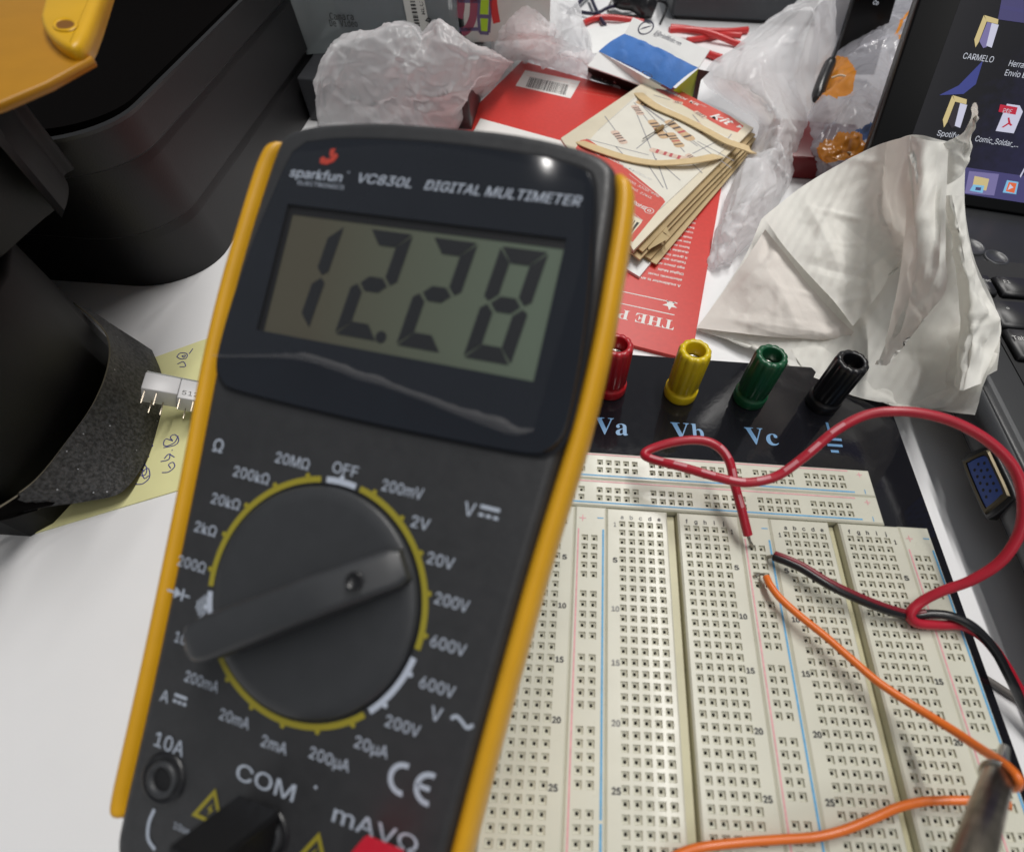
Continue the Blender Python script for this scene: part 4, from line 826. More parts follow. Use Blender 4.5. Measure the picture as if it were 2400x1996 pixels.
def ribbon(q, wd, name, label):
    P = catmull([at(u, v, z) for u, v, z in q], 60); Tt = np.gradient(P, axis=0); Tt /= np.linalg.norm(Tt, axis=1)[:, None]; N = np.cross((0, 0, 1), Tt); N /= np.linalg.norm(N, axis=1)[:, None]; b = MB()
    pr_ = [(-1, -.25), (-.97, .22), (0, .28), (.97, .22), (1, -.25), (0, -.3)]; k = 6; wv = wd / 2 * (1 + 0.08 * np.sin(np.linspace(0, 9, 60)))
    V = [P[i] + N[i] * o_ * wv[i] + np.array([0, 0, h_]) for i in range(60) for o_, h_ in pr_]
    b.add(V, [(i * k + j, (i + 1) * k + j, (i + 1) * k + (j + 1) % k, i * k + (j + 1) % k) for i in range(59) for j in range(k)], 0, False)
    tag(b.build(name, K['band'], origin=P[30]), label, 'rubber band', bgp)
ribbon([(1298, 196, -12), (1306, 190, -6), (1322, 203, -3.8), (1350, 221, -3.9), (1400, 243, -3.9), (1445, 266, -3.6), (1490, 290, -2.8), (1530, 304, -3.2), (1541, 311, -5), (1542, 318, -11)], 5.2, 'rubber_band', 'wide tan rubber band across the top of the resistor kit, past its right edge')
ribbon([(1180, 286, -7), (1200, 296, -4), (1240, 311, -4), (1290, 326, -4.0), (1340, 334, -3.6), (1385, 333, -2.8), (1425, 329, -2.2), (1462, 322, -2.8), (1474, 320, -5), (1478, 324, -11)], 4.8, 'rubber_band', 'tan rubber band sagging across the lower part of the kit photo')

# ------------------------------------------------------------------ crumpled paper napkin leaning from the breadboard over to the laptop
nap = thing('paper_napkin', 'crumpled white paper napkin heaped between breadboard and laptop', 'napkin', at(1720, 640, -14))
def layer(name, net, n, m, seed, amps, mt, thick=0.35, edge=0.3):
    G = sheet(net, n, m, seed, amps, edge, ((0.8, 14, 16, 2.2),))
    b = MB(); b.grid(G); return b.build(name, mt, nap)
layer('bottom_sheet', [
    [(1562, 448, 1), (1642, 388, 5), (1718, 346, 11), (1805, 303, 24), (1866, 277, 42), (1930, 287, 46), (1981, 300, 47)],
    [(1530, 520, -4), (1600, 485, 1), (1680, 450, 5), (1770, 420, 13), (1850, 410, 24), (1920, 410, 37), (1979, 425, 37)],
    [(1490, 585, -10), (1560, 575, -6), (1640, 560, -3), (1750, 545, 3), (1850, 540, 12), (1930, 535, 24), (1997, 529, 27)],
    [(1452, 640, -13), (1520, 645, -11), (1600, 652, -8), (1720, 660, -2), (1840, 660, 5), (1950, 645, 12), (2038, 622, 18)],
    [(1428, 673, -14.5), (1500, 690, -12), (1580, 712, -10), (1700, 738, -6), (1830, 755, -1), (1950, 765, 6), (2050, 690, 17)],
    [(1427, 677, -15.6), (1480, 692, -14), (1560, 718, -12), (1666, 770, -8.4), (1800, 818, -8), (1905, 832, -3), (2043, 758, 14.5)]], 80, 90, 11, ((1.0, 24), (0.3, 8)), K['tissue'])
layer('lower_edge_sheet', [
    [(1640, 640, -7), (1760, 660, -2), (1880, 670, 5), (1980, 660, 13), (2046, 660, 16.5)],
    [(1620, 700, -9), (1740, 725, -5), (1870, 745, 0), (1975, 745, 9), (2048, 720, 15.5)],
    [(1640, 745, -9.5), (1740, 800, -8.2), (1860, 825, -5), (1950, 822, 2), (2022, 778, 14)],
    [(1660, 768, -10), (1735, 806, -8.6), (1835, 829, -7.5), (1920, 841, -3), (1998, 850, 11.2)]], 60, 70, 12, ((0.7, 16), (0.3, 6)), K['tissue'])
layer('shaded_fold', [
    [(1569, 470, 4.5), (1608, 518, 4), (1658, 584, 2.5), (1714, 646, 0.5), (1751, 681, 0.5)],
    [(1534, 524, 0), (1575, 575, 0.5), (1630, 635, -1), (1690, 676, -3), (1738, 694, -3.4)],
    [(1482, 600, -8.5), (1530, 630, -6), (1590, 665, -5), (1655, 688, -5.4), (1725, 697, -5)],
    [(1428, 672, -13.2), (1500, 681, -10), (1575, 690, -8), (1640, 694, -6.6), (1712, 699, -5.6)]], 60, 60, 13, ((0.5, 18), (0.25, 6)), K['tissue_plain'])
layer('folded_flap', [
    [(1565, 445, 8), (1610, 508, 7), (1659, 564, 6), (1715, 624, 5), (1749, 668, 3.2)],
    [(1640, 386, 13), (1668, 455, 12), (1706, 525, 10.5), (1748, 588, 8.5), (1772, 640, 5.5)],
    [(1716, 340, 21), (1735, 425, 18), (1772, 500, 14.5), (1805, 562, 12), (1812, 588, 10)],
    [(1800, 298, 33), (1806, 405, 26), (1828, 480, 20), (1846, 540, 16), (1832, 548, 14)],
    [(1866, 278, 46), (1868, 395, 40), (1880, 470, 32), (1885, 520, 25), (1860, 525, 22)]], 90, 90, 14, ((1.1, 26), (0.35, 10)), K['tissue'])
layer('draped_fold', [
    [(1866, 278, 47), (1857, 420, 35), (1845, 560, 20), (1822, 680, 8), (1796, 748, 1)],
    [(1895, 286, 49), (1885, 420, 41), (1872, 550, 28), (1845, 670, 14), (1808, 748, 5)],
    [(1920, 290, 50), (1915, 420, 41), (1915, 560, 31), (1880, 660, 19), (1824, 742, 9)],
    [(1945, 294, 50), (1940, 420, 43), (1940, 520, 36), (1937, 602, 30), (1872, 672, 16)]], 70, 70, 15, ((1.0, 20), (0.3, 8)), K['tissue'])
layer('crest', [
    [(1925, 300, 49), (1945, 288, 51), (1975, 272, 54), (1989, 240, 58), (1993, 216, 62), (1999, 213, 63)],
    [(1930, 330, 46), (1955, 320, 48), (1979, 300, 51), (1992, 262, 56), (1999, 232, 60), (2003, 222, 62)],
    [(1940, 380, 42), (1960, 370, 44), (1976, 350, 46), (1984, 310, 50), (1996, 262, 56), (2003, 238, 60)]], 36, 50, 16, ((0.8, 8), (0.4, 4)), K['tissue'])
layer('side_fold', [
    [(1935, 400, 42), (1955, 500, 34), (1965, 600, 24), (1965, 700, 14), (1962, 792, 8)],
    [(1955, 400, 44), (1978, 520, 35), (1995, 620, 26), (1995, 710, 19), (1972, 800, 12)],
    [(1979, 400, 41), (1998, 530, 30), (2036, 622, 22), (2051, 690, 18), (2012, 784, 14.5)]], 60, 60, 17, ((1.2, 14), (0.5, 6)), K['tissue'])

# ------------------------------------------------------------------ laptop at the right
lap = thing('laptop', 'black open laptop with a dark blue desktop of folder icons, at the right edge', 'laptop', (230, 80, -16))
LXL, YH, ZTOP = 68.0, 196.0, 10.0
b = MB(); pr_ = [(-9, 66.6), (-6, 65.2), (5.5, 64.2), (8.6, 66.0), (10.0, 70.0)]
ys = [-60, -57, 192, 200]; V = []
b.prism([(66.5, -58), (400, -58), (400, 108), (66.5, 154)], -3.5, 9.9, WORLD, bev=1.2); b.prism([(80, -54), (392, -54), (392, 100), (80, 142)], -8.5, -3.6, WORLD); b.lathe([(0, -8.5), (7, -8.5), (7, -15.9), (0, -15.9)], Frame((96, -40, 0)), 20); b.lathe([(0, -8.5), (7, -8.5), (7, -15.9), (0, -15.9)], Frame((96, 128, 0)), 20); bo = b.build('base', K['laptop'], lap)
b = MB(); q = catmull([(70.2, 0, 10.15), (66.6, 0, 9.2), (64.6, 0, 7), (64.2, 0, 4.5), (64.8, 0, 0), (66.0, 0, -2.8), (68, 0, -3.4)], 16)
b.grid(np.array([[(p[0] + (0.8 if k in (0, 5) else 0), y, p[2]) for p in q] for k, y in enumerate((-58.5, -57, 30, 90, 148, 152))])[:, ::-1]); b.build('side_trim', K['laptop_edge'], bo)
# port on the left flank
pc = atx(2028, 984, 64.4); py, pz = pc[1], pc[2] + 0.3
FP = Frame((63.6, py, pz), (0, -1, 0), (0, 0, 1)); FP.z = np.array([-1.0, 0, 0])
b = MB(); rr = lambda hw, hh, sl, r=1.2: catmull([(-hw + sl + r, hh), (hw - sl - r, hh), (hw - sl, hh - r), (hw, -hh + r), (hw - r, -hh), (-hw + r, -hh), (-hw, -hh + r), (-hw + sl, hh - r), (-hw + sl + r, hh)][::-1], 48)[:-1]
b.prism([tuple(p) for p in rr(10.6, 6.0, 1.2, 2.2)], -2.6, 0.2, FP, bev=0.5); hp = b.build('port_surround', K['laptop'], lap)
b = MB(); ringfaces(b, [tuple(p) for p in rr(8.6, 4.6, 0.9)], [tuple(p) for p in rr(7.7, 3.8, 0.9)], 0.9, 0.9, FP); ringfaces(b, [tuple(p) for p in rr(8.9, 4.9, 0.9)], [tuple(p) for p in rr(8.6, 4.6, 0.9)], 0.21, 0.9, FP); ringfaces(b, [tuple(p) for p in rr(7.7, 3.8, 0.9)], [tuple(p) for p in rr(7.6, 3.7, 0.9)], 0.9, 0.22, FP)
b.build('port_shell', K['vga_shell'], hp)
b = MB(); b.prism([tuple(p) for p in rr(7.5, 3.6, 0.9)], 0.21, 0.65, FP); b.build('port_insert', K['vga_blue'], hp)
b = MB()
for r_i, (yy, n, x0) in enumerate(((2.0, 5, -4.4), (0.0, 5, -5.3), (-2.0, 5, -4.4))):
    for k in range(n): b.add([FP.p(x0 + k * 2.3 + 0.52 * math.cos(t), yy + 0.52 * math.sin(t), 0.67) for t in np.linspace(0, 6.283, 13)[:-1]], [list(range(12))])
b.build('port_pinholes', K['dark'], hp)
# keyboard: only the leftmost keys are in view
def key(x0, x1, y0, y1, txt=None, cap=2.2, tx=0.3, ty=0.62):
    b = MB(); fr = Frame((0, 0, 0)); bm_ = bmesh.new(); bmesh.ops.create_cube(bm_, size=1.0)
    for v in bm_.verts:
        t = v.co.z + 0.5; sh = 1.3 * t; v.co = Vector(((x0 + x1) / 2 + v.co.x * (x1 - x0 - 2 * sh), (y0 + y1) / 2 + v.co.y * (y1 - y0 - 2 * sh), 10.2 + 2.3 * t))
    bmesh.ops.bevel(bm_, geom=list(bm_.edges), offset=0.55, segments=2, affect='EDGES'); b.bm(bm_, fr, 0, True)
    if txt: b.text(txt, Frame((x0 + (x1 - x0) * tx, y0 + (y1 - y0) * ty, 12.56)), 0, 0, cap, 1, 0.0, align='L')
    b.build('key', [K['key'], K['key_print']], lap)
b = MB(); b.box((80, -20, 9.95), (390, 113, 10.2)); b.build('keyboard_deck', K['dark'], lap)
fx, fy = at(2070, 580, 12.5)[:2]; tx_, ty_ = at(2085, 692, 12.5)[:2]
key(81, fx - 5, fy - 6, fy + 5, 'Esc', 2.0); key(fx - 4.2, fx + 10, fy - 6, fy + 5, 'F1', 2.2, 0.16, 0.62); key(fx + 11, fx + 25, fy - 6, fy + 5, 'F2', 2.2, 0.2); key(fx + 26, fx + 40, fy - 6, fy + 5, 'F3', 2.2, 0.2)
r2 = (fy + ty_) / 2 - 1.6
for k in range(4): key(81 + k * 17, 97 + k * 17, r2 - 7, r2 + 7.2, ('\u00ba', '1', '2', '3')[k], 2.4)
key(81, 105, ty_ - 9, ty_ + 5.5, 'Tab', 2.6, max(0.04, (tx_ - 4 - 81) / 24), 0.64)
for k in range(3): key(106 + k * 17, 122 + k * 17, ty_ - 9, ty_ + 5.5, 'QWE'[k], 2.6)
b = MB(); c0 = at(1992, 505, 10.2); b.lathe([(5.2, 0.0), (5.0, 0.55), (4.2, 0.6), (3.9, 0.2), (0, 0.1)], Frame((c0[0], c0[1], 10.0)), 40); b.build('power_button', K['laptop_edge'], lap)
b = MB(); c0 = at(2043, 528, 10.2); b.lathe([(4.6, 0.0), (4.4, 0.5), (3.7, 0.5), (3.5, 0.15), (0, 0.1)], Frame((c0[0], c0[1], 10.0)), 40); b.build('media_button', K['laptop_edge'], lap)
# screen
wl8 = np.array([math.cos(0.14), -math.sin(0.14), 0]); su = nrm(np.array([math.sin(0.14), math.cos(0.14), 0]) * math.sin(0.61) + np.array([0, 0, math.cos(0.61)])); SB = at(2040, 432, 10.6) - wl8 * 56; FSn = Frame(SB, wl8, su)      # z axis faces the user
b = MB(); b.prism([(0, 0), (340, 0), (340, 205), (0, 205)], -7.0, 0.0, FSn, bev=0.8); lid = b.build('screen_lid', K['bezel'], lap)
b = MB(); b.tube([FSn.p(24, -3.5, -4), FSn.p(316, -3.5, -4)], 3.6, 20); b.build('hinge', K['laptop'], lap)
sh_ = lambda u, v, h=0.15: FSn.p(*FSn.hit(u, v, h), h)
dx0 = 14.0; dy0 = FSn.hit(2040, 407, 0.1)[1]
b = MB(); b.add([FSn.p(x, y, 0.1) for x, y in ((dx0, dy0), (322, dy0), (322, 195), (dx0, 195))], [[0, 1, 2, 3]]); scr = b.build('screen', K['desktop'], lid)
b = MB(); dsp = lambda px, mt, h=0.2: b.add([sh_(u, v, h) for u, v in px], [list(range(len(px)))], mt)
SM = [K[k] for k in ('s_bar', 's_hi', 's_fold', 's_white', 's_red', 's_cyan', 's_blue', 's_orange', 's_mid', 's_dark', 's_text')]
tb = FSn.hit(2040, 352, 0.2)[1]; b.add([FSn.p(x, y, 0.15) for x, y in ((dx0, dy0), (322, dy0), (322, tb), (dx0, tb))], [[0, 1, 2, 3]], 0)
def zz(L_): return [((1800 + a * .2865) / DS, b_ * .2865 / DS) for a, b_ in L_]
dsp(zz([(1645, 1400), (1890, 1425), (1850, 1600), (1610, 1580)]), 1, 0.2)
dsp(zz([(1690, 1440), (1740, 1450), (1810, 1465), (1785, 1560), (1670, 1540)]), 2, 0.3); dsp(zz([(1680, 1510), (1770, 1520), (1755, 1580), (1650, 1560)]), 5, 0.35); dsp(zz([(1700, 1530), (1745, 1535), (1738, 1560), (1695, 1555)]), 8, 0.4)
dsp(zz([(1955, 1475), (2050, 1490), (2030, 1590), (1920, 1575)]), 5, 0.3); dsp(zz([(1970, 1490), (2035, 1500), (2015, 1580), (1945, 1565)]), 7, 0.35); dsp(zz([(1980, 1505), (2008, 1535), (1960, 1555)]), 3, 0.4)
def folder(ox, oy, dark):
    Q = lambda L_: zz([(a + ox, c + oy) for a, c in L_])
    dsp(Q([(1770, 125), (1885, 160), (1880, 200), (1790, 178)]), 2, 0.2); dsp(Q([(1765, 127), (1790, 175), (1725, 345), (1697, 390), (1688, 325)]), 2, 0.25)
    dsp(Q([(1795, 180), (1835, 195), (1790, 385), (1760, 395), (1730, 340)]), 9 if dark else 1, 0.22); dsp(Q([(1830, 190), (1888, 205), (1830, 392), (1785, 375)]), 3, 0.3)
folder(0, 0, False); folder(-258, 655, True)
dsp(zz([(1955, 850), (2060, 865), (2085, 915), (2010, 1092), (1862, 1072)]), 3, 0.2); dsp(zz([(1900, 855), (2042, 880), (2025, 940), (1885, 915)]), 4, 0.3)
dsp(zz([(1960, 965), (1975, 962), (1985, 1010), (2000, 1025), (1985, 1032), (1968, 1018), (1925, 1045), (1908, 1043), (1965, 1005)]), 4, 0.3)
dsp(zz([(1760, 495), (1700, 690), (1600, 770), (1400, 780), (1560, 700)]), 6, 0.2); dsp(zz([(1910, 0), (2095, 0), (2095, 190), (1880, 160)]), 8, 0.18); dsp(zz([(1905, 40), (2095, 75), (2095, 110), (1898, 70)]), 0, 0.2)
dsp(zz([(2060, 1440), (2120, 1330), (2124, 1345), (2066, 1455)]), 3, 0.25)
def stx(t, u, v, u2, v2, cap):
    p, q = np.array(FSn.hit(*zz([(u, v)])[0], .3)), np.array(FSn.hit(*zz([(u2, v2)])[0], .3)); b.text(t, FSn, p[0], (p[1] + q[1]) / 2, cap, 10, 0.3, width=q[0] - p[0], align='L')
stx('CARMELO', 1602, 448, 1852, 476, 2.6); stx('Herramienta', 1980, 505, 2250, 545, 2.6); stx('Envio Datos', 1948, 580, 2220, 625, 2.6); stx('Spotify', 1392, 1075, 1560, 1105, 2.6); stx('Comic_Soldar_...', 1705, 1118, 2055, 1180, 2.6)
stx('PDF', 1927, 898, 2000, 906, 2.0)
b.build('desktop_icons', SM, scr)

# ------------------------------------------------------------------ plastic bags
def bagmesh(name, net, n, m, seed, amps, mt, edge=0.3, paint=None):
    G = sheet(net, n, m, seed, amps, edge, ((1.3, 40, 30, 2.6), (0.8, 150, 13, 1.2))); b = MB(); fn = None
    if paint:
        UV = bicubic([[(q[0], q[1], 0) for q in r] for r in net], n, m)
        def inside(u, v, P):
            c = False; j = len(P) - 1
            for i in range(len(P)):
                if (P[i][1] > v) != (P[j][1] > v) and u < (P[j][0] - P[i][0]) * (v - P[i][1]) / (P[j][1] - P[i][1]) + P[i][0]: c = not c
                j = i
            return c
        IDX = np.zeros((n, m), int)
        for k, P in paint:
            for i in range(n):
                for j in range(m):
                    if inside(UV[i, j, 0], UV[i, j, 1], P): IDX[i, j] = k
        fn = lambda i, j: int(IDX[i, j])
    b.grid(G, 0, fn); return b, G
def colnet(cols, zb=-15.5):
    """columns (base px, top px, height of the top): front foot -> bulge -> crest -> back foot"""
    rows = [[], [], [], [], [], []]
    for (ub, vb), (ut, vt), zt in cols:
        for r, (f, zf) in enumerate(((0, 0.0), (0.30, 0.42), (0.68, 0.80), (1.0, 1.0))):
            rows[r].append((ub + (ut - ub) * f, vb + (vt - vb) * f, zb + (zt - zb) * zf))
        rows[4].append((ut * .97 + ub * .03, vt + 8, zb + (zt - zb) * 0.55)); rows[5].append((ut * .95 + ub * .05, vt + 22, zb))
    return rows
bag1 = thing('plastic_bag', 'crumpled white plastic bag lying beside the black case, behind the multimeter', 'plastic bag', at(850, 260, -16), 'plastic bags on the table')
net = colnet([((657, 258), (648, 222), -6), ((664, 262), (646, 180), 8), ((680, 270), (662, 115), 19), ((705, 276), (690, 84), 23), ((740, 284), (728, 71), 25), ((775, 290), (772, 66), 26), ((812, 290), (812, 55), 28), ((845, 290), (842, 60), 27), ((866, 290), (868, 84), 23), ((890, 288), (896, 46), 29), ((925, 280), (930, 68), 26), ((938, 262), (968, 96), 21), ((956, 232), (1005, 112), 13), ((980, 214), (1030, 124), 6), ((1010, 190), (1052, 130), -2)])
b, G = bagmesh('bag_body', net, 120, 170, 31, ((2.4, 42), (0.6, 17)), K['bag']); b.build('bag_body', K['bag'], bag1)
net = [[(1000, 132, -15), (1030, 136, -12), (1062, 122, -10), (1110, 128, -10), (1155, 128, -12), (1190, 118, -15), (1212, 112, -15)],
       [(1006, 95, -4), (1035, 92, 4), (1075, 90, 7), (1115, 95, 5), (1148, 95, 2), (1185, 95, -3), (1216, 100, -12)],
       [(1012, 50, 4), (1040, 50, 12), (1075, 60, 15), (1112, 65, 14), (1145, 70, 9), (1178, 60, 3), (1210, 70, -5)],
       [(1020, 10, 8), (1045, 0, 14), (1072, 5, 18), (1105, 20, 16), (1140, 25, 11), (1170, 20, 6), (1195, 35, 0)],
       [(1030, -30, 10), (1055, -50, 12), (1080, -55, 14), (1110, -40, 12), (1140, -40, 8), (1165, -35, 4), (1180, -20, 0)]]
b, G = bagmesh('bag_neck', net, 90, 100, 37, ((3.0, 28), (1.0, 12)), K['bag']); b.build('bag_neck', K['bag'], bag1)
net = colnet([((1076, 128), (1072, 114), -12), ((1100, 134), (1094, 110), -5), ((1140, 145), (1128, 106), -1), ((1180, 156), (1170, 112), -1), ((1215, 166), (1208, 124), -3), ((1250, 176), (1240, 142), -7), ((1281, 186), (1272, 170), -11)])
b, G = bagmesh('bag_flap', net, 60, 90, 41, ((1.6, 22), (0.6, 10)), K['bag']); b.build('bag_flap', K['bag'], bag1)
b = MB(); q = catmull([at(1150, 40, 2), at(1160, 42, 2), at(1172, 66, -3), at(1188, 100, -9), at(1196, 122, -13)], 30); b.tube(q, 4.6, 12, flat=(1.0, 0.3)); b.build('bag_handle', K['bag'], bag1)

bag2 = thing('plastic_bag', 'tall crumpled white plastic bag trailing down to the red card', 'plastic bag', at(1540, 420, -16), 'plastic bags on the table')
def span(rows, prof=(0.0, 0.55, 0.9, 1.0, 0.8, 0.45, 0.0)):
    out = []
    for (l, r, ze, zm) in rows:
        k = len(prof) - 1; out.append([(l[0] + (r[0] - l[0]) * i / k, l[1] + (r[1] - l[1]) * i / k, ze + (zm - ze) * p) for i, p in enumerate(prof)])
    return out
net = span([((1456, 553), (1470, 552), -15.6, -15.0), ((1455, 535), (1500, 535), -15, -11), ((1464, 490), (1555, 482), -14, -4), ((1478, 440), (1590, 428), -13, 2), ((1496, 385), (1618, 378), -12, 6), ((1518, 340), (1636, 330), -12, 6), ((1546, 295), (1652, 285), -12, 7), ((1552, 252), (1664, 245), -12, 8), ((1500, 212), (1680, 200), -12, 10), ((1445, 172), (1692, 160), -8, 13), ((1455, 132), (1706, 110), 0, 17), ((1505, 98), (1722, 68), 3, 20), ((1565, 48), (1740, 22), 6, 24), ((1630, 5), (1752, -15), 8, 26), ((1690, -45), (1765, -60), 8, 24)])
b, G = bagmesh('bag_body', net, 200, 110, 51, ((2.2, 38), (0.6, 16)), K['bag'], edge=0.25); b.build('bag_body', K['bag'], bag2)

bag3 = thing('plastic_bag', 'clear plastic bag printed with orange circles and blue, beside the laptop screen', 'plastic bag', at(1700, 320, -16), 'plastic bags on the table')
net = span([((1684, 372), (1740, 380), -14, -12), ((1660, 345), (1790, 345), -13, -3), ((1640, 312), (1805, 300), -11, 2), ((1650, 260), (1830, 250), -9, 5), ((1672, 215), (1850, 195), -7, 8), ((1704, 140), (1880, 130), -4, 10), ((1722, 98), (1900, 90), 0, 12), ((1752, 64), (1915, 50), 3, 14), ((1778, 40), (1925, 15), 5, 14), ((1818, -5), (1935, -20), 6, 14), ((1850, -50), (1950, -60), 6, 12)], (0.0, 0.5, 0.85, 1.0, 0.95, 0.8, 0.6))
zp = lambda L_: [((1800 + a * .2865) / DS, c * .2865 / DS) for a, c in L_]
OR = [(1, zp([(560, 455), (600, 465), (655, 500), (700, 560), (715, 640), (690, 720), (640, 790), (560, 820), (470, 850), (360, 890), (300, 900), (480, 640)])),
      (1, zp([(425, 1180), (520, 1150), (570, 1095), (620, 1115), (690, 1090), (740, 1110), (790, 1150), (822, 1190), (770, 1245), (700, 1290), (600, 1330), (490, 1335), (420, 1290), (405, 1230)])),
      (1, zp([(1240, 30), (1140, 105), (1065, 195), (1035, 290), (1045, 400), (1090, 470), (1150, 500), (1180, 420), (1140, 330), (1062, 275), (1100, 175), (1200, 80), (1260, 40)])),
      (1, zp([(870, 990), (930, 960), (960, 1060), (900, 1120), (880, 1060)])), (2, zp([(700, 1085), (800, 1040), (872, 1005), (885, 1080), (850, 1150), (790, 1145), (740, 1110)]))]
b, G = bagmesh('bag_body', net, 170, 150, 61, ((1.8, 28), (0.9, 11)), None, edge=0.3, paint=OR); b.build('bag_body', [K['bag_clear'], K['bag_orange'], K['bag_blue']], bag3)
b = MB(); zl = lambda L_, n=30: catmull([at(*zp([q])[0], zz_) for q, zz_ in L_], n)
b.tube(zl([((415, 1240), -3), ((520, 1200), -1), ((620, 1240), 0), ((680, 1255), 0)]), 0.5, 6); b.tube(zl([((500, 1320), -4), ((560, 1250), -1), ((620, 1170), 1), ((640, 1110), 2)]), 0.5, 6); b.tube(zl([((520, 640), 2), ((600, 618), 4), ((710, 660), 6)]), 0.5, 6)
b.build('printed_pattern', K['cream'], bag3)

# ------------------------------------------------------------------ things at the back of the table
b = MB(); P = [aty(u, v, 428) for u, v in ((1772, -60), (1830, -60), (1722, 112), (1702, 108))]
def slab(name, px, y0, thick, m, label, cat):
    b = MB(); P = [aty(u, v, y0) for u, v in px]; F0 = Frame(P[0], (1, 0, 0), (0, 0, 1)); F0.z = np.array([0, -1.0, 0])
    b.prism([((p - P[0])[0], (p - P[0])[2]) for p in P], -thick, 0.0, F0, bev=0.6); o = b.build(name, m, origin=np.array([P[0][0], y0, -16])); return tag(o, label, cat)
b = MB(); b.box((-205, 229, -15.9), (-120, 330, 3.6), bev=1.0); tag(b.build('black_box', K['laptop_edge'], origin=(-160, 280, -16)), 'low black box under the cloudy clear box, between case and bag', 'box')
t = thing('tablet', 'black screened tablet standing behind the printed clear bag', 'tablet', aty(1725, 120, 330))
b = MB(); P = [aty(u, v, 330) for u, v in ((1702, 150), (1790, 150), (1850, -60), (1766, -60))]; F0 = Frame(P[0], (1, 0, 0), (0, 0, 1))
b.prism([((p - P[0])[0], (p - P[0])[2]) for p in P], -3.0, 3.0, F0, bev=0.5); b.build('tablet_body', K['bezel'], t)
b = MB(); q = aty(1797, 4, 326.5); b.text('Co', Frame(q, (1, 0, 0), (0, 0, 1)), 0, 0, 2.6); b.build('lettering', K['s_text'], t)
slab('white_stand', ((1655, 190), (1700, 190), (1764, -60), (1700, -60)), 338, 10, K['white_plastic'], 'white plastic slab between the tall white bag and the black tablet', 'device')
b = MB(); P = zl([((395, 815), -6), ((440, 680), -2), ((490, 560), 1), ((520, 500), 3)], 20); b.tube(P, np.interp(np.linspace(0, 1, 20), [0, .1, .8, 1], [2.2, 3.4, 3.4, 2.6]), 16); tag(b.build('black_pen', K['wire_black'], origin=P[0]), 'glossy black pen end between the tall white bag and the printed bag', 'pen')
b = MB(); P0 = at(1640, 372, -16); b.box((P0[0] - 12, P0[1] + 2, -16), (P0[0] + 34, P0[1] + 40, -5), bev=1.0); bx = b.build('red_box', K['darkred'], origin=(P0[0], P0[1], -16)); tag(bx, 'small dark red box half hidden under the printed clear bag', 'box')
# paper tent with blue tape
tent = thing('paper_box', 'folded white card box wrapped in blue tape, printed with a rocket logo', 'card box', at(1340, 165, -16))
A0, A1 = at(1298, 36, 12), at(1455, 103, 12); B0, B1 = at(1280, 70, 7), at(1432, 140, 7); C0, C1 = at(1228, 107, 0), at(1376, 184, -2); D0, D1 = at(1203, 135, -4), at(1318, 176, -6)
def panel(b, p, q, r_, s_, th=0.5, mt=0):
    n = nrm(np.cross(q - p, s_ - p)); n = n if n[2] > 0 else -n; V = [p, q, r_, s_]; W_ = [x - n * th for x in V]; b.add(V + W_, [(0, 1, 2, 3), (7, 6, 5, 4), (0, 4, 5, 1), (1, 5, 6, 2), (2, 6, 7, 3), (3, 7, 4, 0)], mt)
b = MB(); panel(b, A0, A1, B1, B0); b.build('back_flap', K['paper'], tent)
b = MB(); panel(b, C0 + (0, 0, .4), at(1366, 183, -2.2), D1, D0); b.build('front_flap', K['paper'], tent)
b = MB(); rows = []
for k, t_ in enumerate(np.linspace(0, 1, 12)):
    e = 0.8 * math.sin(math.pi * t_); rows.append([B0 * (1 - t_) + C0 * t_ + (0, 0, e), (B0 + B1) / 2 * (1 - t_) + (C0 + C1) / 2 * t_ + (0, 0, e + 0.5), B1 * (1 - t_) + C1 * t_ + (0, 0, e)])
G = bicubic(rows, 30, 40); N = normals(G); G = G + N * (facets(G, 71, 0.35, 9))[..., None]; b.grid(G + N * .3); b.build('blue_tape', K['tape_blue'], tent)
b = MB(); b.poly([at(1432, 141, 6.5), at(1436, 150, 4), at(1420, 203, -12), at(1380, 186, -2)]); b.build('lime_end', K['lime'], tent)
b = MB(); b.poly([at(1432, 142, 6.2), at(1455, 147, 5), at(1437, 165, 0), at(1428, 212, -13), at(1418, 208, -12)]); b.build('black_end', K['ink'], tent)
b = MB(); b.poly([at(1205, 138, -5), at(1318, 178, -7), at(1318, 200, -15.5), at(1205, 160, -15.5)]); b.build('inner_shadow_board', K['dark'], tent)  # black sheet added below the front flap in place of shade
FA = Frame(A0 + nrm(np.cross(A1 - A0, A0 - B0)) * 0, A1 - A0, A0 - B0)
if FA.z[2] < 0: FA.z = -FA.z
b = MB(); z45 = lambda a, c: ((1200 + a * .2857) / DS, c * .2857 / DS)
p = np.array(FA.hit(*z45(1142, 236), .15)); q0 = np.array(FA.hit(*z45(1178, 262), .15)); q1 = np.array(FA.hit(*z45(1392, 358), .15))
FT = Frame(FA.p(*q0, 0.15), FA.x * (q1 - q0)[0] + FA.y * (q1 - q0)[1], FA.y); FT.z = FA.z
b.text('AirRocketWorks.com', FT, 0, 0, 5.6, 0, 0.05, width=np.linalg.norm(q1 - q0), align='L', bold=0.01)
rl = 4.6
V = [FT.p(-7 + r * math.cos(t) , -0.2 + r * math.sin(t), 0.05) for r in (rl, rl - 0.75) for t in np.linspace(0, 6.283, 33)[:-1]]; b.add(V, [(i, (i + 1) % 32, 32 + (i + 1) % 32, 32 + i) for i in range(32)])
b.poly([FT.p(-7 + x, -0.2 + y, .05) for x, y in ((-2.6, -2.4), (-0.6, -0.9), (1.4, 1.2), (2.4, 2.6), (0.9, 1.6), (-1.2, -0.2), (-1.8, -1.0))]); b.build('lettering', K['navy'], tent)
FD = Frame(D1, D0 - D1, D1 - C1)
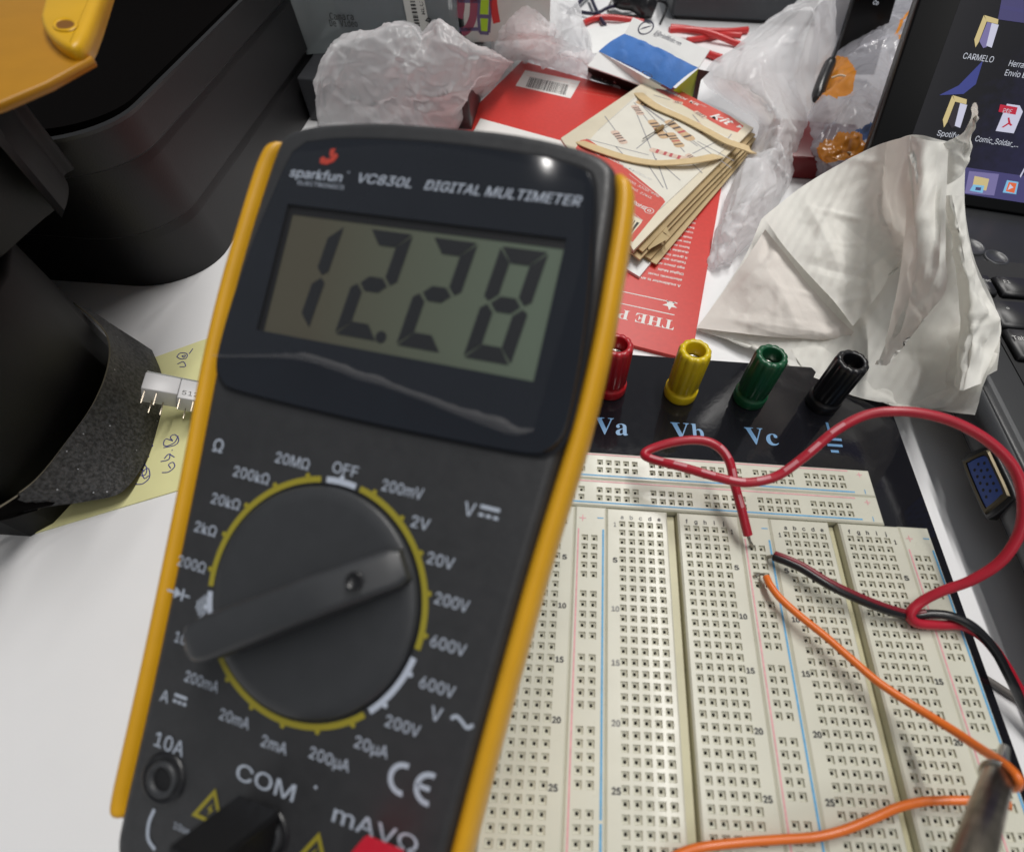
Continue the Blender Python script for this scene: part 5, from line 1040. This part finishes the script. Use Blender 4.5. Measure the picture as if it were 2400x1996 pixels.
if FD.z[2] < 0: FD.z = -FD.z
b = MB(); q0 = np.array(FD.hit(*z45(1050, 585), .2)); q1 = np.array(FD.hit(*z45(850, 495), .2)); FT2 = Frame(FD.p(*q0, .2), FD.x * (q1 - q0)[0] + FD.y * (q1 - q0)[1], FD.y); FT2.z = FD.z
b.text('AirRocketWorks.com', FT2, 0, 0, 2.9, 0, 0.05, width=np.linalg.norm(q1 - q0), align='L', bold=0.01)
V = [FT2.p(-4.2 + r * 1.5 * math.cos(t), r * math.sin(t), .05) for r in (2.1, 1.65) for t in np.linspace(0, 6.283, 33)[:-1]]; b.add(V, [(i, (i + 1) % 32, 32 + (i + 1) % 32, 32 + i) for i in range(32)]); b.poly([FT2.p(-4.2 + x, y, .05) for x, y in ((-1.7, -1.2), (0.8, 0.5), (1.9, 1.4), (0.2, 0.8))]); b.build('lettering', K['navy'], tent)
# notepad, dark device, cables
b = MB(); P = [at(*z45(*q), -11) for q in ((610, 240), (1010, 175), (860, 345), (790, 425), (660, 440))]; b.prism([(p[0], p[1]) for p in P][::-1], -15.8, -11, WORLD, bev=0.3); tag(b.build('notepad', K['paper'], origin=(P[2][0], P[2][1], -16)), 'white paper pad beside the blue taped card box', 'notepad')
dv = thing('dark_device', 'dark grey flat device standing at the far edge of the view', 'device', at(1600, 60, -16))
P0, P1 = at(1385, 42, -16), at(1745, 60, -16); FD2 = Frame(P0, P1 - P0, (0, 1, 0)); L_ = np.linalg.norm(P1 - P0); b = MB(); b.box((-4, 0, 1.5), (L_ + 50, 60, 45), FD2, bev=3.0, seg=3); b.build('housing', K['device'], dv); b = MB(); b.box((0, 2, 0), (L_ + 45, 58, 1.6), FD2); b.build('foot_rail', K['dark'], dv)
def cable(name, pts, r, m, label, seg=8, z=-15):
    b = MB(); P = catmull([at(*z45(q[0], q[1]), q[2] if len(q) > 2 else z) for q in pts], 50); b.tube(P, r, seg); tag(b.build(name, m, origin=P[25]), label, 'cable', 'cables at the back of the table')
cable('thin_cable', ((400, 40, -14), (470, 75, -14), (560, 100, -14), (650, 112, -13), (720, 100, -13), (800, 60, -12), (900, 48, -12), (1010, 55, -13), (1100, 60, -14)), 1.1, K['cable_blue'], 'dark blue cable curving from the bag neck to the adapter')
cable('thin_cable', ((450, 125, -15), (510, 65, -13), (600, -30, -12), (660, -90, -12)), 1.3, K['cable_blue'], 'short black cable slanting up to the frame top beside the bag neck')
cable('thin_cable', ((640, -40, -12), (680, 60, -12.5), (720, 140, -13.5), (765, 212, -14)), 1.2, K['cable_blue'], 'black cable slanting down across the blue one onto the notepad')
cable('thin_cable', ((830, -20, -13), (790, 60, -14.6), (800, 100, -15), (900, 128, -15.2), (1030, 132, -15.2)), 0.55, K['wire_grey'], 'very thin grey cable looping on the table near the adapter')
cable('thin_cable', ((1100, 40, -8), (1190, 10, -6), (1255, 25, -8), (1268, 70, -11), (1240, 140, -14), (1215, 195, -15)), 0.8, K['wire_black'], 'thin black cable looping from the adapter in front of the grey device')
cable('red_cable', ((590, 190, -14), (660, 160, -14), (740, 145, -13.5), (850, 150, -13.5), (980, 168, -14), (1080, 185, -14.5)), 1.8, K['cable_red'], 'red cable arching behind the notepad left of the card box')
cable('red_cable', ((1300, 230, -14), (1400, 238, -14), (1520, 255, -14), (1660, 262, -14), (1800, 262, -14), (1930, 250, -14)), 2.2, K['cable_red'], 'red cable running along the foot of the grey device')
cable('red_cable', ((1290, 250, -11), (1420, 245, -11), (1560, 258, -11), (1700, 300, -12), (1810, 345, -13.5), (1900, 380, -14)), 1.9, K['cable_red'], 'red cable crossing down to the tall white bag')
cable('red_cable', ((1440, 330, -14), (1540, 318, -14), (1650, 300, -14), (1760, 285, -14.4), (1880, 290, -14.4)), 1.7, K['cable_red'], 'red cable rising from behind the card box towards the tall bag')
cable('red_cable', ((1500, 420, -14), (1570, 430, -14), (1640, 455, -14), (1720, 480, -14)), 2.2, K['cable_red'], 'short piece of red cable right beside the end of the card box')
b = MB(); P = catmull([at(*z45(840, -10), -10), at(*z45(900, 10), -9), at(*z45(1000, 15), -8), at(*z45(1090, 45), -8), at(*z45(1170, 90), -10)], 30); b.tube(P, np.interp(np.linspace(0, 1, 30), [0, .15, .5, .8, 1], [2.5, 4.5, 5.5, 7.5, 4.5]), 16); tag(b.build('adapter', K['wire_black'], origin=P[15]), 'glossy black adapter plug in front of the grey device', 'adapter')
# clear box and printed box at the left back
cbx = thing('clear_box', 'cloudy clear plastic box holding a dark blue cassette, behind the white bag', 'storage box', at(760, 110, -16))
P0, P1 = at(628, 112, 4), at(945, 92, 4); FB2 = Frame(P0, P1 - P0, (0, 1, 0)); Wb = np.linalg.norm(P1 - P0); b = MB(); lean = lambda a, c, h: FB2.p(a + h * 0.02, c, h)
for lo, hi in (((0, 0, 0), (Wb, 1.2, 70)), ((0, 1.3, 0), (1.2, 60, 70)), ((Wb - 1.2, 1.3, 0), (Wb, 60, 70)), ((1.3, 1.3, 0), (Wb - 1.3, 60, 1.2)), ((1.3, 60, 0), (Wb - 1.3, 61.2, 70))): b.box(lo, hi, FB2)
b.build('box_shell', K['clearbox'], cbx)
hb2 = lambda u, v, c=-0.4: (lambda d, o: ((o - CAMPOS) @ FB2.y) / (d @ FB2.y))(ray(u, v), FB2.o + FB2.y * c)
def onbox(u, v, c=-0.4): d = ray(u, v); t_ = hb2(u, v, c); return CAMPOS + d * t_
b = MB(); x0 = (onbox(697, 60, 4) - FB2.o) @ FB2.x; x1 = (onbox(925, 60, 4) - FB2.o) @ FB2.x; b.box((x0, 4, 1.5), (x1, 30, 66), FB2, bev=1.5); b.build('cassette', K['cassette'], cbx)
b = MB(); b.add([onbox(u, v) for u, v in ((822, -20), (866, -20), (888, 95), (845, 95))], [[0, 1, 2, 3]]); lab = b.build('price_label', K['label'], cbx)
b = MB(); rng = np.random.default_rng(9); t_ = 0.0
L0, L1, R0, R1 = [np.array(onbox(u, v, -0.5)) for u, v in ((836, -20), (858, 92), (846, -20), (869, 92))]
while t_ < 0.97:
    d_ = rng.choice([.012, .02, .035]); b.add([L0 + (L1 - L0) * t_, R0 + (R1 - R0) * t_, R0 + (R1 - R0) * (t_ + d_), L0 + (L1 - L0) * (t_ + d_)], [[0, 1, 2, 3]]); t_ += d_ + rng.choice([.012, .02, .03])
p, q = onbox(883, 78, -.5), onbox(872, 38, -.5); FL = Frame(p, q - p, np.cross(q - p, (0, 1, 0))); b.text('5346', FL, 0, 0, 5.2, width=np.linalg.norm(q - p), align='L', bold=0.02); p, q = onbox(866, 30, -.5), onbox(858, -10, -.5); FL = Frame(p, q - p, np.cross(q - p, (0, 1, 0))); b.text('RLC', FL, 0, 0, 3, align='L')
b.build('barcode', K['ink'], lab)
b = MB()
for tx, u, v, wd in (('Camara', 675, 31, 49), ('De Video', 675, 45, 57)):
    p, q = onbox(u, v, -.5), onbox(u + wd, v + 1, -.5); b.text(tx, Frame(p, q - p, (0, 0, 1)), 0, 0, 3.7, width=np.linalg.norm(q - p), align='L', font='mono', bold=0.012)
b.build('lettering', K['ink'], cbx)
pb = thing('printed_box', 'white box printed with plum loops and lime squares behind the white bag', 'carton', at(975, 80, -16))
P0, P1 = onbox(926, 120, 2), onbox(1035, 120, 2); P0 = FB2.p(Wb + 3, 1, 0); FB3 = Frame(P0, FB2.x, FB2.y); b = MB(); b.box((0, 0, 0), (48, 40, 74), FB3, bev=0.5); b.build('carton', K['label'], pb)
def on3(u, v, c=-0.15): d = ray(u, v); o_ = FB3.o + FB3.y * c; return CAMPOS + d * (((o_ - CAMPOS) @ FB3.y) / (d @ FB3.y))
z5 = lambda a, c: ((650 + a * .2857) / DS, c * .2857 / DS)
b = MB()
def band3(pts, wd, mt):
    Q = catmull([on3(*z5(*p_)) for p_ in pts], 24); Tt = np.gradient(Q, axis=0); Tt /= np.linalg.norm(Tt, axis=1)[:, None]; N_ = np.cross(Tt, FB3.y) * wd / 2; V = list(Q + N_) + list(Q - N_); b.add(V, [(i, i + 1, 25 + i, 24 + i) for i in range(23)], mt)
band3(((1510, -40), (1505, 60), (1490, 150)), 4, 0); band3(((1610, -40), (1612, 60), (1600, 160), (1560, 240), (1510, 270)), 4, 0); band3(((1770, -20), (1780, 80), (1800, 190)), 4, 3)
for L_ in (((1480, 8), (1660, 12)), ((1490, 245), (1650, 240)), ((1440, 5), (1470, 15)), ((1660, -30), (1650, 130), (1662, 270)), ((1750, -30), (1745, 120), (1735, 270)), ((1655, 135), (1740, 140)), ((1660, 270), (1735, 275))): band3(L_, 1.6, 1)
for q in (((1665, 0), (1735, 0), (1728, 122), (1660, 118)), ((1668, 150), (1728, 152), (1722, 268), (1668, 258))): b.add([on3(*z5(*p_), -.1) for p_ in q], [[0, 1, 2, 3]], 2)
b.build('printed_pattern', [K['magenta'], K['purple'], K['lime'], K['cable_red']], pb)

# ------------------------------------------------------------------ left side: open case, toolbox with yellow latch, gritty sheet, notes, display module
def ringpts(xr, yf, xl, yb, r, z, slope=0.0):
    q = [(xl, yb), (xl, yf)]; pts = [(xl, yb)]
    def arc(cx, cy, a0, a1, n=14): return [(cx + r * math.cos(a), cy + r * math.sin(a)) for a in np.radians(np.linspace(a0, a1, n))]
    pts = arc(xl + r, yf + r, 180, 270) + arc(xr - r, yf + r, 270, 360) + arc(xr - r, yb - r, 0, 90) + arc(xl + r, yb - r, 90, 180)
    return [(x, y, z) for x, y in pts]
cs = thing('open_case', 'large open black plastic case with stepped rounded walls, at the upper left', 'case', (-330, 250, -16))
lev = [(-15.9, -206.5, 96.0), (2, -207.2, 95.2), (5.0, -207.6, 95.0), (6.2, -206.2, 93.8), (25, -207.0, 93.0), (27.5, -207.3, 92.7), (28.7, -206.0, 91.4), (38.5, -205.6, 91), (39.6, -205.4, 90.8), (39.6, -207.0, 92.4), (28, -208.5, 94), (-12, -209.5, 98)]
R_ = [ringpts(x, y, -620, 420, 26, z) for z, x, y in lev]; b = MB(); k = len(R_[0])
[b.add(R_[i] + R_[i + 1], [(j, (j + 1) % k, k + (j + 1) % k, k + j) for j in range(k)], 0, True) for i in range(len(lev) - 1)]; wl_ = b.build('case_wall', K['case'], cs)
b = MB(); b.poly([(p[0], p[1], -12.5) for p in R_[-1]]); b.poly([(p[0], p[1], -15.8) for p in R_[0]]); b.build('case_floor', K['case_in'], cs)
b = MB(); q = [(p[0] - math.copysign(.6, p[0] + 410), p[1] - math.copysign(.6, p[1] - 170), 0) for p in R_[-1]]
b.add([(x, y, z) for z in (-12.4, 38.9) for x, y, _ in q], [(j, k + j, k + (j + 1) % k, (j + 1) % k) for j in range(k)]); b.build('case_inner_shade', K['case_in'], cs)

tb = thing('toolbox', 'black toolbox corner with a yellow latch, at the left edge of the view', 'toolbox', (-300, 30, -16))
tq = [tuple(at(u, v, -0.5)[:2]) for u, v in ((-40, 1050), (15, 1022), (62, 976), (128, 892), (184, 812), (211, 748), (211, 700), (188, 660), (152, 628))]; b = MB(); b.prism([(-420, tq[0][1])] + tq + [(-420, tq[-1][1] + 6)], -15.9, 34, WORLD, bev=1.5, seg=3); b.build('tub', K['box_black'], tb)
b = MB(); hl_ = at(62, 400, 40); b.prism(catmull([(-420, -60), (-240, -52), (-216, 0), (hl_[0], hl_[1]), (-205, 66), (-214, 84), (-236, 94), (-420, 108)], 60).tolist(), 34.2, 62, WORLD, bev=9, seg=5); b.build('lid', K['box_black'], tb)
ZL = 76.0
yp = lambda L_: [at(u, v, ZL) for u, v in L_]
la = MB(); Q = yp(((-80, 236), (0, 208), (95, 168), (188, 117), (173, 80), (207, -2), (225, -60), (-80, -60))); la.prism([(p[0], p[1]) for p in Q], ZL - 1.6, ZL, WORLD, bev=0.5, seg=3); lt = la.build('latch', K['latch'], tb)
K['latch_plate'] = mat('shaded_latch_plastic', (0.44, 0.20, 0.004), 0.42, vary=0.04); lt.data.materials[0] = K['latch_plate']; ZB = ZL + 2.6; la = MB(); Q = [at(u, v, ZB)[:2] for u, v in ((110, -90), (78, 30), (82, 48), (92, 64), (106, 78), (122, 88), (138, 93), (152, 91), (163, 83), (172, 68), (186, 34), (230, -90))]; la.prism([tuple(p) for p in Q], ZL - 1, ZB, WORLD, bev=1.2, seg=4); la.build('latch_boss', K['latch'], lt)  # latch plate coloured darker than the boss in place of shade on it
la = MB(); c0 = at(134, 52, ZB + .1); ux = nrm(at(146, 74, ZB) - at(122, 30, ZB)); Fh = Frame(c0, ux, np.cross((0, 0, 1), ux)); V = []
for rx, ry, h in ((3.4, 2.2, 0.05), (3.1, 1.95, 0.35), (2.7, 1.6, 0.06)): V += [Fh.p(rx * math.cos(t), ry * math.sin(t), h) for t in np.linspace(0, 6.283, 33)[:-1]]
la.add(V, [(o_ + i, o_ + (i + 1) % 32, o_ + 32 + (i + 1) % 32, o_ + 32 + i) for o_ in (0, 32) for i in range(32)], 0, True); la.add(V[64:], [list(range(32))], 1); la.build('latch_hole', [K['latch'], K['latch_deep']], lt)

net = [[(150, 619, 26), (192, 640, 22), (235, 668, 12), (285, 700, 0), (312, 718, -12)],
       [(190, 650, 30), (222, 672, 22), (262, 706, 10), (304, 738, -2), (331, 765, -14)],
       [(222, 690, 30), (245, 720, 21), (278, 758, 9), (312, 795, -4), (336, 815, -15)],
       [(224, 745, 29), (240, 785, 20), (268, 830, 8), (300, 865, -5), (322, 880, -15)],
       [(196, 820, 27), (210, 860, 18), (238, 905, 7), (274, 938, -5), (298, 945, -13)],
       [(140, 900, 25), (155, 940, 17), (185, 975, 8), (222, 1000, 0), (250, 1008, -6)],
       [(72, 985, 24), (85, 1003, 18), (110, 1018, 11), (142, 1026, 4), (175, 1028, 0)],
       [(-10, 1042, 23), (0, 1044, 19), (25, 1044, 13), (55, 1043, 8), (85, 1041, 5)],
       [(-80, 1075, 22), (-70, 1077, 18), (-50, 1074, 13), (-20, 1070, 9), (5, 1064, 6)]]
net = [[(u, v, -15.9 + (z + 15.9) * 0.42) for u, v, z in r] for r in net]; G = sheet(net, 90, 50, 81, ()); b = MB(); b.grid(G, 0); N = normals(G); b.grid((G - N * 0.5)[::-1], 1); rm = np.array([G[:, 0], (G - N * .5)[:, 0]]); b.grid(rm, 2); b.grid(np.array([G[:, -1], (G - N * .5)[:, -1]])[::-1], 2)
tag(b.build('abrasive_sheet', [K['grit'], K['case_in'], K['sheet_edge']], origin=at(250, 850, -16)), 'curled black abrasive sheet with glittering grains over the yellow notes', 'abrasive sheet')

nt_ = thing('sticky_note', 'pale yellow note with blue handwriting under the white display module', 'sticky note', at(330, 900, -16))
b = MB(); P = [at(u, v, -15.6) for u, v in ((60, 1096), (430, 985), (520, 668), (415, 697), (290, 742))]; b.prism([(p[0], p[1]) for p in P], -15.9, -15.6); b.build('paper', K['note'], nt_)
b = MB(); zn = lambda a, c: ((a * .3436) / DS, (650 + c * .3436) / DS)
def hand(pts, r=0.16): b.tube(catmull([at(*zn(*p_), -15.5) for p_ in pts], 20), r, 5, flat=(1, 0.3))
for Q in (((920, 1410), (975, 1405), (1020, 1360), (1010, 1300), (970, 1330), (985, 1370), (1015, 1350)), ((950, 1350), (990, 1345), (1000, 1300), (975, 1265), (950, 1290), (985, 1320)), ((930, 1290), (975, 1290), (990, 1250), (960, 1240)), ((1010, 1225), (1018, 1220)), ((940, 1215), (990, 1205), (1000, 1170), (965, 1180), (985, 1200)), ((1000, 1150), (1040, 1150), (1020, 1100)), ((985, 1140), (1010, 1115), (1045, 1130)), ((1105, 1330), (1150, 1325), (1190, 1290), (1180, 1260), (1150, 1275), (1165, 1300)), ((1095, 1255), (1150, 1240), (1160, 1200)), ((1120, 1235), (1150, 1205), (1190, 1225)), ((1170, 1180), (1178, 1175)), ((1115, 1160), (1200, 1140), (1218, 1100), (1190, 1070), (1160, 1090), (1180, 1115), (1130, 1100), (1115, 1140), (1140, 1150)), ((1140, 1150), (1190, 1125), (1215, 1080)), ((1205, 540), (1230, 515), (1275, 520), (1270, 550), (1230, 555), (1205, 540)), ((1240, 535), (1265, 530), (1255, 545), (1240, 535)), ((1210, 590), (1250, 575), (1265, 605), (1225, 610)), ((1290, 520), (1305, 500), (1315, 485)), ((590, 1450), (610, 1465), (640, 1455), (605, 1458))): hand(Q)
b.build('handwritten_lettering', K['pen'], nt_)
led = thing('display_module', 'white seven segment display module standing on its pins on the yellow note', 'display module', at(370, 815, -15))
aa = math.radians(283); dd_ = np.array([math.cos(aa), math.sin(aa), 0]); ee = nrm(np.array([math.cos(math.radians(193)) * 0.86, math.sin(math.radians(193)) * 0.86, 0.50]))
FLd = Frame(at(372, 776, -3), -ee, -dd_)                # x to the right, y towards the display face, pins along -y
if FLd.z[2] < 0: FLd.z = -FLd.z
b = MB(); b.box((-8.8, -6.4, -7), (0, 0, 0), FLd, bev=0.3); b.box((0.05, -7.2, -7), (11, 0.3, -0.4), FLd, bev=0.3); bod = b.build('module_body', K['led_white'], led)
b = MB(); b.box((-8.6, 0.31, -6.8), (10.8, 0.9, -0.6), FLd); b.build('module_face', K['led_face'], led)
for kx_ in range(8):
    b = MB(); x_ = (-7.9, -6.2, -5.0, -3.4, 0.8, 2.4, 4.2, 6.4)[kx_]; zz_ = -1.0 if kx_ % 2 == 0 else -5.5; b.box((x_ - .12, -11.2, zz_ - .12), (x_ + .12, -6.0, zz_ + .12), FLd); b.build('pin', K['dark_steel'], led)
b = MB(); b.text('512', FLd, 1.0, -4.6, 2.4, 0, -0.35, align='L'); b.build('lettering', K['ink'], bod)
